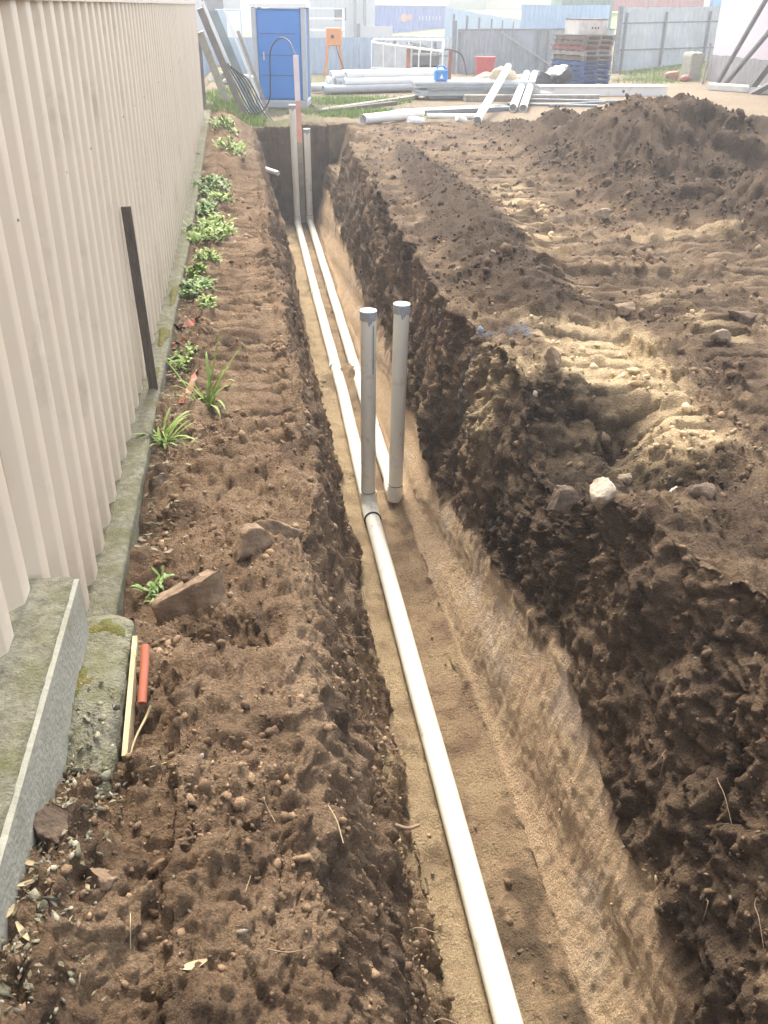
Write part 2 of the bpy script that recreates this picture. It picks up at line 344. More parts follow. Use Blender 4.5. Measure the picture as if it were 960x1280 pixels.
    mB = (cs == 1)[None, :]*sm(.29, .24, np.abs(X+.1))*sm(3.7, 4.2, YY)*sm(15, 12, YY)
    D += mB*(.3+.7*brk)*(-.085*grouser(YY+.1*X+.035*n2+.015*n3, X, .17, wob*.6, .13)+.02)
    mR = (cs == 1)[None, :]*sm(.11, .08, np.abs(X+.37+.04*(YY-1.7)))*sm(2.3, 2.0, YY); D -= mR*.010*brk*grouser(YY-.15*X, X, .075, wob)
    for m_, pit in ((m1, .17), (m2, .17), (m3, .18), (m4, .17), (m6, .17)):
        D += m_*(.35+.65*brk)*(-.085*grouser(YY+.12*X+.03*n2+.015*n3, X, pit, wob*.5, .12)+.012)
    # dozed strokes running the other way
    m5 = G*sm(5.7, 6.2, YY)*sm(8.6, 7.8, YY)*sm(2.0, 2.4, X)*sm(4.6, 3.8, X); D += m5*.025*noise(np.stack([X*.9+YY*.5, YY*.12-X*.05, 0*X], -1), .12, 3)
    Q3 = P*np.array([.22, 1.5, 1], np.float32); hr = noise(Q3, .21, 101); hr2 = noise(P*np.array([.35, 1.3, 1], np.float32), .10, 103)
    mid_r = G*sm(4.6, 5.4, YY)*sm(15, 12, YY)*sm(.3, .1, hp); D += mid_r*(.020*hr+.014*hr2)
    # trench floor: bucket teeth ripples, boot prints, spill over the pipes
    fl = (cs == 3)[None, :]
    D += fl*.010*grouser(YY+.3*(X-.9), X, .16, wob, .25)
    for k in range(8):
        fx, fy = [(.66, 2.45), (.665, 2.75), (.66, 2.95), (.655, 3.4), (.67, 3.75), (.66, 4.3), (.66, 4.9), (.65, 5.6), (.92, 3.6), (1.06, 2.4), (1.0, 4.2), (.92, 4.8), (.67, 5.2), (.65, 6.4), (.66, 7.0), (1.1, 5.2)][k]
        d = np.hypot(X-fx, (YY-fy)/1.5); D += fl*(-.016*sm(.06, .02, d+.012*n3)+.006*np.exp(-((d-.062)/.02)**2))
    D += fl*.14*gau(X, YY, .92, 8.9, .26, .33)*(1+.4*n3)+fl*.05*gau(X, YY, 1.15, 7.6, .15, .6)
    D = np.where((cs == 0)[None, :], 0, D)*e**0
    far_fade = sm(60, 40, YY); D *= far_fade
    P = P+Nn*D[..., None]
    P[..., 2] -= .02*(np.abs(X) > 200)
    # colours of the soils
    dark = np.array([.088, .059, .039]); brown = np.array([.195, .130, .078]); light = np.array([.335, .236, .148]); sand = np.array([.60, .445, .26]); clay = np.array([.66, .455, .285]); tan = np.array([.36, .275, .19])
    def mix(a, b, t): return a+(b-a)*np.clip(t, 0, 1)[..., None]
    c1 = fbm(P, .75, 3, 60); c2 = fbm(P, .22, 3, 70); c3 = noise(P, .06, 80)
    base = mix(np.broadcast_to(brown, P.shape), light, .35+.6*c1+.45*c2)
    base = mix(base, dark*1.3, sm(.05, .6, -c1*.8-c2*.7+.1*c3)*.75)
    col = base.copy()
    # left bank: warmer and evenly brown
    lb = (plate*(cs == 1)[None, :]+wallC)
    warm = mix(np.broadcast_to(np.array([.225, .143, .084]), P.shape), np.array([.40, .275, .170]), .4+.55*c1+.55*c2)
    warm = mix(warm, dark*1.35, sm(.2, .75, -c1*.6-c2*.8)*.7)
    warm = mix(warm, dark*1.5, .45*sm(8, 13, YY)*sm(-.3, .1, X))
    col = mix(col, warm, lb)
    col = mix(col, sand*.75, wallC*sm(-.5, -1.3, Z)*sm(-.1, .4, c2+.3*c1)*.8)
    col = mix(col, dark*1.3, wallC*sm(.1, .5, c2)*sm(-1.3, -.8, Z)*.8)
    # floor
    fc = mix(np.broadcast_to(sand*.92, P.shape), np.array([.34, .23, .138]), .15+.6*sm(.72, .86, X)+.35*c2+.3*c1)
    wet = sm(.1, .6, noise(P, .35, 90)+.9*c2+.4*c3+.75*sm(3.1, 2.2, YY)-.45)*sm(.70, .9, X)*sm(3.4, 2.6, YY)+.7*sm(.1, .6, noise(P, .5, 95))*sm(4.5, 8, YY)
    wet = wet+.9*gau(X, YY, .95, 9.0, .4, .7)+.6*gau(X, YY, 1.15, 7.4, .1, .9)
    fc = mix(fc, brown*1.05, sm(.15, .6, c2+.35*c1+.3*c3)*(.25+.3*sm(.72, .85, X)))
    fc = mix(fc, np.array([.095, .075, .052]), np.clip(wet*sm(-.5, .3, c3+c2), 0, 1)*.5)
    col = mix(col, fc, floor)
    # right cut face: sandy clay below, dark topsoil above, the border ragged
    ec = mix(np.broadcast_to(clay, P.shape), sand, .35+.3*st+.3*c1); ec = mix(ec, np.array([.40, .27, .16]), sm(.3, .9, c2-.3*st)*.3); ec = mix(ec, np.array([.72, .56, .43]), sm(.1, .5, c1+.5*c2)*sm(-.5, 0, Z-c(zb)+.25)*.6)
    hz = (Z-c(zb))+.08*st+.09*c2+.10*fbm(P, .5, 2, 33)
    up = sm(-.05, .03, hz)
    fc2 = mix(np.broadcast_to(dark*1.35, P.shape), brown*1.3, .45+.5*c1+.45*c2+.2*c3); fc2 = mix(fc2, np.array([.24, .155, .10]), sm(.0, .5, c1+.5*st)*.8*sm(-.5, -.05, Z)); fc2 = mix(fc2, sand*.8, wallF*gau(YY, 0*YY, 4.85, 0, .42, 1)*sm(-.75, -.35, Z)*sm(-.4, .2, st)*.9)
    fc2 = mix(fc2, clay*.8, sm(.45, .8, c2)*.5)
    wallmask = np.clip(wallE+wallF, 0, 1)
    col = mix(col, mix(ec, fc2, up), wallmask)
    # right plateau patches
    g = (cs >= 6)[None, :]+0*X
    g2 = np.clip(g+wallF*.5, 0, 1)
    ss = sm(.42, .28, np.abs(X-cx+.10*np.sin(YY*2.1)+.08*c2))*sm(3.45, 3.7, YY)*sm(5.7, 5.2, YY)+.8*gau(X, YY, 1.5, 4.62, .16, .25)
    ss = ss+.6*sm(.3, .1, np.abs(X-2.62-.14*(YY-8.5)))*sm(7, 7.5, YY)*sm(11, 10, YY)*sm(-.2, .3, c2)+.9*gau(X, YY, 3.9, 7.75, .8, .12)+.5*gau(X, YY, 2.4, 7.6, .5, .1)
    col = mix(col, sand*1.12, g*np.clip(ss+.35*c2*(ss > .1), 0, 1)*.95)
    col = mix(col, sand*.8, g*m2*sm(.1, .5, c2+.4*c1)*.7)
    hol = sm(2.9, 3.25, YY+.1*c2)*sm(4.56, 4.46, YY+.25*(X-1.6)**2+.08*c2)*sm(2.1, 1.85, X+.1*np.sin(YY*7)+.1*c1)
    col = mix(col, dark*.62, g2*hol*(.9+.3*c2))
    col = mix(col, dark*1.1, mid_r*sm(.0, .5, -hr+.4*hr2+.3*c1)*.75)  # darker mostly along the troughs of the cross ripples
    bh = ridge(X, YY, BERM, .5, .08); col = mix(col, dark*1.15, g*sm(.02, .10, bh)*.95)
    hh = ridge(X, YY, HEAP, .62)+.8*ridge(X, YY, HEAP2, .6)
    hc = mix(np.broadcast_to(dark*1.15, P.shape), brown*.85, .25+.5*c1+.4*c2); hc = mix(hc, sand*.55, sm(5.2, 6.3, X)*sm(.1, .6, c1+.6*c2)*.8)
    col = mix(col, hc, g*sm(.04, .16, hh))
    col = mix(col, dark, g*gau(X, YY, 1.9, 2.75, .35, .2)*.4)
    blue = g2*sm(.2, .05, np.abs(YY-5.27+.05*np.sin(X*9)))*sm(1.22, 1.3, X)*sm(1.75, 1.65, X)*sm(.05, .4, c2+c3*.5+.2)
    col = mix(col, np.array([.12, .17, .24]), blue*.85)
    # yard beyond the trench
    yc = mix(np.broadcast_to(tan, P.shape), np.array([.27, .21, .14]), .4+.6*fbm(P, 2.5, 3, 44)); gr = sm(.0, .5, fbm(P, 1.7, 2, 55)+.25)*(sm(4.5, 2.5, X)+sm(9.5, 12.5, X)*sm(25, 29, YY))
    yc = mix(yc, np.array([.13, .16, .055]), gr*.7)
    yc = mix(yc, np.array([.20, .22, .12]), sm(34, 44, YY)*.8)
    beyond = ((cs >= 2) & (cs <= 5))[None, :]*sm(Y_END, Y_END+.1, YY)
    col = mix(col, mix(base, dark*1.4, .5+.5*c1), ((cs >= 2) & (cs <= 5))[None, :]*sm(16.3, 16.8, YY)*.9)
    col = mix(col, yc, np.clip(plate+beyond, 0, 1)*sm(16.95, 17.5, YY+.4*c1)*sm(.25, .1, hh))
    col = np.clip(col*(1+.10*c3)[..., None], .015, .9)
    idx = np.arange(ny*nx).reshape(ny, nx)
    F = np.stack([idx[:-1, :-1], idx[:-1, 1:], idx[1:, 1:], idx[1:, :-1]], -1).reshape(-1, 4)
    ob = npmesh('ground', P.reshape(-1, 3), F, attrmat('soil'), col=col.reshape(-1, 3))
    ob['kind'] = 'structure'; ob['label'] = 'dug brown soil with a deep trench cut through it'
    dv = np.gradient(P, axis=0); du = np.gradient(P, axis=1); N2 = np.cross(du, dv); N2 /= np.linalg.norm(N2, axis=-1)[..., None]+1e-9
    return dict(P=P, N=N2, col=col, cs=cs, ys=ys, nC=nC)
GR = make_ground()
def gz(x, y, seg=None):
    """height of the finished ground"""
    r = int(np.clip(np.searchsorted(GR['ys'], y), 0, len(GR['ys'])-1)); row = GR['P'][r]; cs = GR['cs']
    if seg == 'floor': ok = cs == 3
    elif seg == 'wall': ok = (cs == 4) | (cs == 5)
    else: ok = (cs == 1) | (cs >= 6) | (cs == 0)
    d = np.where(ok, np.abs(row[:, 0]-x), 9e9); return float(row[np.argmin(d), 2])
#SPLIT
# ------------------------------------------------------------------ crumbs, clods and gravel lying on the soil
def ico(sub, seed, jit):
    import bmesh
    bm = bmesh.new(); bmesh.ops.create_icosphere(bm, subdivisions=sub, radius=1)
    r = np.random.default_rng(seed); v = np.array([q.co[:] for q in bm.verts]); f = np.array([[q.index for q in p.verts] for p in bm.faces]); bm.free()
    v = v*(1+jit*fbm(v+seed*3.7, .9, 2)[:, None]+jit*.5*r.normal(size=(len(v), 1))*.5)
    for k in range(4):                                  # a few broken, flat faces
        n = r.normal(size=3); n /= np.linalg.norm(n); d = v@n; lim = r.uniform(.55, .8); v = v-np.maximum(d-lim, 0)[:, None]*n
    return v, f
def rotm(r, n):
    q = r.normal(size=(n, 4)); q /= np.linalg.norm(q, axis=1)[:, None]; w_, x, y, z = q.T
    return np.stack([1-2*(y*y+z*z), 2*(x*y-z*w_), 2*(x*z+y*w_), 2*(x*y+z*w_), 1-2*(x*x+z*z), 2*(y*z-x*w_), 2*(x*z-y*w_), 2*(y*z+x*w_), 1-2*(x*x+y*y)], 1).reshape(n, 3, 3)
def scatter(name, pos, nor, size, colr, m, sub=1, seed=1, sink=.25, squash=.75, label=None, flat=False):
    r = np.random.default_rng(seed); V = []; F = []; C = []; o = 0; n = len(pos); kind = r.integers(0, 8, n)
    for k in range(8):
        v, f = ico(sub, seed*10+k, .5); ii = np.where(kind == k)[0]
        if len(ii) == 0: continue
        sc = size[ii][:, None, None]*np.stack([r.uniform(.8, 1.4, len(ii)), r.uniform(.55, 1.1, len(ii)), squash*r.uniform(.6, 1.2, len(ii))], 1)[:, None, :]
        w_ = np.einsum('nij,nkj->nki', rotm(r, len(ii)), v[None]*sc)
        w_ = w_+(pos[ii]+nor[ii]*(size[ii]*(1-2*sink)*.6)[:, None])[:, None, :]
        V.append(w_.reshape(-1, 3)); F.append((f[None]+(np.arange(len(ii))*len(v))[:, None, None]).reshape(-1, 3)+o); o += len(ii)*len(v)
        C.append(np.repeat(colr[ii], len(v), 0))
    ob = npmesh(name, np.concatenate(V), np.concatenate(F), m, col=np.concatenate(C), smooth=not flat)
    return tag(ob, label, None, None, 'stuff')
cs = GR['cs']; Pn, Nn_, Cn = GR['P'], GR['N'], GR['col']
clodmat = attrmat('clod_soil', fine=.3, bump=.6, dist=.006)
def pick(n, wfun, seed):
    r = np.random.default_rng(seed); Pf = Pn.reshape(-1, 3); W = wfun(Pf, np.broadcast_to(cs[None, :], Pn.shape[:2]).ravel())
    W = W/W.sum(); return r.choice(len(W), n, p=W, replace=False), r
def area_w(): # grid cells shrink towards the camera: weight by their area
    a = np.linalg.norm(np.cross(np.gradient(Pn, axis=1), np.gradient(Pn, axis=0)), axis=-1).ravel(); return np.minimum(a, .02)
AW = area_w()
PATCH = noise(Pn.reshape(-1, 3), .45, 77)
def w_small(P, c):
    y = P[:, 1]; d = np.hypot(y, 1.9); ok = (y > .7) & (y < 12) & (c != 0) & (P[:, 0] > -.5)
    seg = np.select([c == 1, c == 2, c == 3, c == 4, c == 5], [1, .8, .16, .03, .6], 1.0)
    return ok*AW*seg*np.exp(PATCH*2.2)/d**2.0
ii, r = pick(34000, w_small, 3)
pp = Pn.reshape(-1, 3)[ii]; dist = np.hypot(pp[:, 1], 1.9)
sz = np.clip(r.lognormal(math.log(.0034), .72, len(ii)), .0016, .018)*(.55+.22*np.minimum(dist, 6))
cc = Cn.reshape(-1, 3)[ii]*r.uniform(.6, 1.08, (len(ii), 1)); cc = np.where(r.random((len(ii), 1)) < .025, np.array([.36, .30, .23])*r.uniform(.5, 1.1, (len(ii), 1)), cc)
scatter('soil_crumbs', pp, Nn_.reshape(-1, 3)[ii], sz, cc, clodmat, 1, 5, flat=True, sink=.4, label='small soil crumbs strewn over the dug ground')
def w_big(P, c):
    y = P[:, 1]; ok = (y > 1.0) & (y < 16) & ((c == 1) | (c == 6) | (c == 5)) & (P[:, 0] > -.45)
    return ok*AW*np.exp(PATCH*2.6)/np.hypot(y, 1.9)**1.3*np.where(c == 5, .4, 1)
ii, r = pick(550, w_big, 4); pp = Pn.reshape(-1, 3)[ii]; dist = np.hypot(pp[:, 1], 1.9)
sz = np.clip(r.lognormal(math.log(.011), .4, len(ii)), .007, .03)*(.7+.13*np.minimum(dist, 6))
cc = Cn.reshape(-1, 3)[ii]*r.uniform(.65, 1.05, (len(ii), 1)); cc = np.where(r.random((len(ii), 1)) < .03, np.array([.32, .26, .2]), cc)
scatter('soil_clods', pp, Nn_.reshape(-1, 3)[ii], sz, cc, clodmat, 2, 6, sink=.45, flat=True, label='larger soil clods lying about the dug ground')
def w_mid(P, c):
    y = P[:, 1]; ok = (y > 3.5) & (y < 16.5) & (c == 6) & (P[:, 0] < .62*y+1)
    return ok*AW*np.exp(PATCH*2.0)*(1+2*sm(8, 9, y))/np.hypot(y, 1.9)**.6
ii, r = pick(5000, w_mid, 9); pp = Pn.reshape(-1, 3)[ii]
sz = np.clip(r.lognormal(math.log(.016), .55, len(ii)), .006, .06); cc = Cn.reshape(-1, 3)[ii]*r.uniform(.6, 1.35, (len(ii), 1))
scatter('spoil_clods', pp, Nn_.reshape(-1, 3)[ii], sz, cc, clodmat, 1, 8, sink=.4, flat=True, label='broken earth clods over the spoil heap and the graded ground')
#SPLIT2
# ------------------------------------------------------------------ materials of the things
M_fence = mat('fence_beige', (.67, .575, .45), .45, .03, 3, dirt=(.48, .41, .31), dirt_amt=.22, dscale=2.2, spec=.35)
def mud_splash(m, colr, top):
    N, L = m.node_tree.nodes, m.node_tree.links; b = N['Principled BSDF']; old = b.inputs['Base Color'].links[0].from_socket
    ge = N.new('ShaderNodeNewGeometry'); sp = N.new('ShaderNodeSeparateXYZ'); L.new(ge.outputs['Position'], sp.inputs[0])
    mr = N.new('ShaderNodeMapRange'); mr.inputs[1].default_value = top; mr.inputs[2].default_value = 0; mr.inputs[3].default_value = 0; mr.inputs[4].default_value = .62; L.new(sp.outputs[2], mr.inputs[0])
    n = N.new('ShaderNodeTexNoise'); n.inputs['Scale'].default_value = 22; n.inputs['Detail'].default_value = 8; n.inputs['Roughness'].default_value = .75; L.new(ge.outputs['Position'], n.inputs['Vector'])
    mu = N.new('ShaderNodeMath'); mu.operation = 'MULTIPLY'; L.new(mr.outputs[0], mu.inputs[0]); L.new(n.outputs[0], mu.inputs[1])
    mx = N.new('ShaderNodeMix'); mx.data_type = 'RGBA'; L.new(mu.outputs[0], mx.inputs[0]); L.new(old, mx.inputs[6]); mx.inputs[7].default_value = colr+(1,); L.new(mx.outputs[2], b.inputs['Base Color'])
mud_splash(M_fence, (.24, .165, .10), .45)
M_cap = mat('fence_cap', (.60, .53, .45), .45, .04, 3)
M_conc = mat('mossy_concrete', (.195, .18, .125), .95, .45, 34, bump=1, bscale=130, dirt=(.125, .12, .05), dirt_amt=.55, dscale=7)
M_concw = mat('pale_concrete', (.32, .31, .25), .95, .12, 14, bump=.5, bscale=70, dirt=(.25, .24, .18), dirt_amt=.45, dscale=6)
M_moss = mat('moss', (.15, .125, .035), 1, .45, 40, bump=1, bscale=160, dirt=(.09, .11, .03), dirt_amt=.5, dscale=14)
M_pvc = mat('pvc_cream', (.66, .63, .54), .4, .03, 4, dirt=(.34, .26, .17), dirt_amt=.16, dscale=7, spec=.5)
M_pvcw = mat('pvc_white', (.80, .80, .78), .4, .04, 4, dirt=(.5, .46, .4), dirt_amt=.12, dscale=3)
M_pvcg = mat('pvc_grey', (.42, .44, .45), .5, .08, 5)
M_capg = mat('grey_cap', (.28, .285, .30), .6, .16, 22, dirt=(.42, .42, .41), dirt_amt=.3, dscale=18)
M_lid = mat('white_lid', (.82, .82, .80), .5, .05, 9, dirt=(.6, .57, .52), dirt_amt=.2, dscale=15)
M_black = mat('black_rubber', (.02, .02, .022), .55, .2, 20)
M_ink = mat('pipe_print', (.06, .07, .10), .6, .1, 20)
M_darkw = mat('weathered_dark_timber', (.115, .095, .082), .9, .35, 14, bump=.7, bscale=60, stretch=(6, 6, .6))
M_timber = mat('raw_timber', (.55, .43, .25), .85, .25, 18, bump=.5, bscale=70, stretch=(5, .6, 5), dirt=(.25, .18, .11), dirt_amt=.3)
M_grtim = mat('grey_timber', (.30, .26, .21), .9, .25, 12, bump=.6, bscale=50)
M_orange = mat('orange_plastic', (.50, .15, .085), .5, .12, 12, dirt=(.3, .13, .07), dirt_amt=.35)
M_redtape = mat('red_tape', (.46, .10, .05), .6, .25, 25, dirt=(.24, .14, .09), dirt_amt=.8, dscale=20)
M_stone = mat('pale_stone', (.42, .36, .28), .95, .25, 12, bump=1, bscale=40, dirt=(.17, .115, .07), dirt_amt=.62, dscale=9)
M_stonem = mat('dusty_stone', (.27, .205, .14), .95, .3, 12, bump=1, bscale=45, dirt=(.17, .115, .07), dirt_amt=.6, dscale=8)
M_stoneb = mat('soil_caked_stone', (.17, .112, .068), .95, .40, 14, bump=1, bscale=50, dirt=(.28, .20, .13), dirt_amt=.4, dscale=8)
M_stoned = mat('dark_stone', (.105, .072, .048), .95, .35, 14, bump=1, bscale=50, dirt=(.18, .12, .075), dirt_amt=.4, dscale=6)
M_leaf = mat('weed_leaf', (.21, .29, .06), .6, .35, 6, spec=.3)
M_leaf2 = mat('weed_leaf_dark', (.15, .235, .055), .55, .35, 6, spec=.3)
M_blade = mat('grass_blade', (.20, .29, .06), .6, .3, 8, spec=.3)
M_root = mat('root', (.24, .165, .10), .9, .25, 30)
M_dry = mat('dry_leaf', (.38, .30, .17), .8, .2, 20)
M_blue = mat('toilet_blue', (.025, .185, .56), .45, .06, 3, dirt=(.04, .22, .58), dirt_amt=.3)
M_lgrey = mat('light_grey_plastic', (.42, .44, .47), .5, .06, 5)
M_white = mat('white_paint', (.78, .78, .77), .5, .05, 3, dirt=(.55, .52, .47), dirt_amt=.15)
M_galv = mat('galvanised', (.40, .42, .44), .42, .14, 5, metal=.35, dirt=(.30, .30, .29), dirt_amt=.3)
M_galvd = mat('dull_steel', (.22, .24, .26), .5, .2, 6, metal=.3, dirt=(.28, .25, .22), dirt_amt=.35)
M_zinc = mat('zinc_sheet', (.50, .54, .57), .5, .09, 2, metal=.15, dirt=(.42, .44, .45), dirt_amt=.4, dscale=1.2)
M_zincd = mat('zinc_sheet_grey', (.33, .37, .40), .55, .12, 2, metal=.15, dirt=(.26, .29, .31), dirt_amt=.4, dscale=1.2)
M_bluesheet = mat('blue_sheet', (.36, .46, .58), .55, .1, 1.5)
M_brace = mat('brace_steel', (.10, .095, .09), .6, .2, 9)
M_rust = mat('rust', (.19, .07, .04), .85, .35, 15, dirt=(.1, .05, .035), dirt_amt=.4)
M_orpaint = mat('orange_paint', (.62, .24, .07), .5, .1, 6, dirt=(.45, .2, .09), dirt_amt=.3)
M_red = mat('red_drum', (.50, .045, .035), .5, .15, 6)
M_jerry = mat('jerry_blue', (.03, .22, .58), .4, .08, 6)
M_bag = mat('black_plastic', (.022, .024, .028), .35, .2, 6, bump=.6, bscale=14)
M_palb = mat('pallet_brown', (.17, .12, .085), .9, .25, 9)
M_palr = mat('pallet_red', (.26, .085, .065), .85, .25, 9)
M_palbl = mat('pallet_blue', (.03, .085, .24), .85, .3, 9)
M_palg = mat('pallet_grey', (.30, .28, .26), .9, .25, 9)
M_pink = mat('pink_render', (.66, .58, .62), .9, .05, 1.5)
M_rough = mat('rough_footing', (.33, .31, .31), .95, .3, 7, bump=1, bscale=18, stretch=(1, 3, .4))
M_dirtyw = mat('dirty_white', (.60, .58, .53), .7, .12, 5, dirt=(.4, .34, .26), dirt_amt=.4)
M_glass = mat('dark_glass', (.05, .06, .07), .2, .1, 2, spec=.6)
M_contb = mat('container_blue', (.05, .13, .45), .6, .1, 2, dirt=(.1, .18, .45), dirt_amt=.3)
M_contg = mat('container_green', (.05, .14, .105), .6, .12, 2)
M_contr = mat('container_red', (.33, .06, .055), .6, .15, 2)
M_olive = mat('olive_cladding', (.33, .34, .30), .8, .06, 1)
M_lime = mat('lawn', (.30, .40, .06), 1, .25, 3)
M_sand = mat('cement_bag', (.55, .45, .30), .9, .15, 7, bump=.5, bscale=20)

# ------------------------------------------------------------------ the beige fence
FX = -.645; PITCH = .208; CREST, FL = .075, .032; DEPTH = .034
def fence_top(y): return 1.876
def fence_bot(y): return .475 if y < 2.237 else .0+.28*float(sm(8, 17, y))
fence = empty('corrugated_fence', (FX, 8, 0), 'long beige corrugated steel fence beside the trench bank', 'fence')
def sheet_profile(nr):
    pr = []
    for k in range(nr):
        b = k*PITCH; pr += [(b, -DEPTH), (b+FL, 0), (b+FL+CREST, 0), (b+2*FL+CREST, -DEPTH)]
    pr.append((nr*PITCH+.006, -DEPTH)); out = [pr[0]]
    for i in range(1, len(pr)-1):
        a, b, c_ = (Vector(q) for q in pr[i-1:i+2]); p0 = b+(a-b).normalized()*.0055; p2 = b+(c_-b).normalized()*.0055
        out += [tuple(p0), tuple((p0+p2+2*b)/4), tuple(p2)]
    return out+[pr[-1]]
def panel(y0):
    pr = sheet_profile(4); mb = MB(); vs = []; rj = random.uniform(-.004, .004)
    bt = fence_bot(y0+.4); bt2 = fence_bot(y0+.84) if y0 > 2.2 else bt
    NZ = 4
    for th in (0, -.0018):
        for k in range(NZ+1):
            for (dy, dx) in pr:
                zb_ = bt+(bt2-bt)*dy/.83+rj; z = zb_+(fence_top(y0)-zb_)*k/NZ
                vs.append((dx+th+.0035*math.sin(z*2.3+y0*5+dy*3)*(1 if 0 < k < NZ else .3), y0+dy-8, z))
    n = len(pr); h = n*(NZ+1); fs = []
    for k in range(NZ):
        for i in range(n-1):
            a = k*n+i; fs.append((a, a+1, a+n+1, a+n)); fs.append((h+a+n, h+a+n+1, h+a+1, h+a))
    ed = [(i+1, i, h+i, h+i+1) for i in range(n-1)]+[(NZ*n+i, NZ*n+i+1, h+NZ*n+i+1, h+NZ*n+i) for i in range(n-1)]; mb.add(vs, ed)
    mb.add(vs, fs, True); return mb.build('sheet_panel', M_fence, fence)
ystart = 2.237-.832*5
pans = []
for k in range(22): pans.append(panel(ystart+.832*k+.0*k))
FY0, FY1 = ystart, ystart+.832*22
mb = MB(); 
mb.box(-.05, .012, FY0-8, FY1-8, 1.877, 1.895); mb.box(.006, .013, FY0-8, FY1-8, 1.858, 1.877); mb.build('capping_rail', M_cap, fence)
mb = MB(); mb.box(-.085, -.042, FY0-8, FY1-8, 1.30, 1.34); mb.build('rear_rail', M_galv, fence)
M_screw = mat('screw', (.30, .26, .21), .5, .2, 20)
for k in range(26):
    y = FY0+.06+PITCH*4*k*.5*1.0; y = FY0+PITCH*round(.8+k*3.1)+FL+CREST*.5
    if y > FY1: break
    mb = MB(); mb.tube([(.0, y-8, 1.32), (.004, y-8, 1.32)], .0045, 8); mb.build('screw', M_screw, fence)
# dark post leaning on the fence
mb = MB(); mb.bar((-.585, 4.83, -.06), (-.61, 4.80, .97), .02, .048, up=(1, 0, 0)); mb.build('fence_stake', M_darkw, None, 'dark weathered stake propped upright against the beige fence', 'stake')
# concrete plinth along the foot of the fence
def rough_block(name, x0, x1, y0, y1, z0f, z1f, m, label, cat, n=60, amp=.006, rnd=.02, nx=10, parent=None):
    """long block with worn edges; z given as functions of y"""
    ys_ = np.linspace(y0, y1, n); prof = []
    for t in np.linspace(0, 1, nx): prof.append((0, t))
    for t in np.linspace(0, 1, nx)[1:]: prof.append((t, 1))
    for t in np.linspace(1, 0, nx)[1:]: prof.append((1, t))
    V = []
    for y in ys_:
        e0 = min(1, (y-y0)/rnd*.5+.5, (y1-y)/rnd*.5+.5)
        for (a, b) in prof:
            x = x0+(x1-x0)*a; z = z0f(y)+(z1f(y)-z0f(y))*b
            if b > .999: z -= rnd*.5*((1-min(1, (x-x0)/rnd))**2+(1-min(1, (x1-x)/rnd))**2)
            if b > .99: z -= (1-e0)*rnd
            V.append((x, y, z))
    V = np.array(V); V += np.stack([amp*noise(V, .05, 5+y0), 0*V[:, 0], amp*(noise(V, .09, 8+y0)+.5*noise(V, .025, 3))], 1)*1.0
    k = len(prof); F = []
    for i in range(n-1):
        for j in range(k-1): F.append((i*k+j, (i+1)*k+j, (i+1)*k+j+1, i*k+j+1))
    o = len(V); V = list(map(tuple, V))
    mb = MB(); mb.add(V, F, True); mb.add(V[:k], [tuple(range(k))]); mb.add(V[-k:], [tuple(range(k))[::-1]])
    return mb.build(name, m, parent, label, cat)
kz = lambda y: -.004+.28*float(sm(8, 17, y))
rough_block('concrete_plinth', -.80, -.555, 2.62, 17.2, lambda y: -.25, kz, M_conc, 'mossy concrete plinth running along the foot of the beige fence', 'plinth', 260, .005, .018)
rough_block('concrete_beam', -.80, -.552, .2, 2.232, lambda y: .2, lambda y: .452, M_conc, 'thick mossy concrete beam under the raised fence sheets', 'beam', 90, .004, .014)
bl = empty('mossy_slab', (-.5, 2.0, 0), 'low mossy concrete slab with litter on top beside the thick beam', 'slab')
def loc(o, par): o.location = (-par.location.x, -par.location.y, -par.location.z); return o
bf = MB(); bf.box(-.553, -.5385, .2, 2.228, .19, .436); bf.build('pale_side_face', M_concw, bpy.data.objects['concrete_beam'])
loc(rough_block('slab_body', -.62, -.425, 1.62, 2.345, lambda y: -.1, lambda y: .245-.5*max(0, 1.95-y)**1.3, M_conc, None, None, 50, .008, .05, parent=bl), bl)
mb = MB(); mb.bar((-.414, 2.25, .165), (-.408, 1.82, .10), .014, .10); loc(mb.build('timber_edging', M_timber, bl), bl)
mb = MB(); mb.tube(arc([(-.372, 2.15, .245), (-.374, 2.09, .21), (-.378, 2.0, .16)], 8), .0125, 12, hollow=.2); mb.build('orange_conduit', M_orange, None, 'short orange plastic conduit stub beside the timber edging', 'conduit')

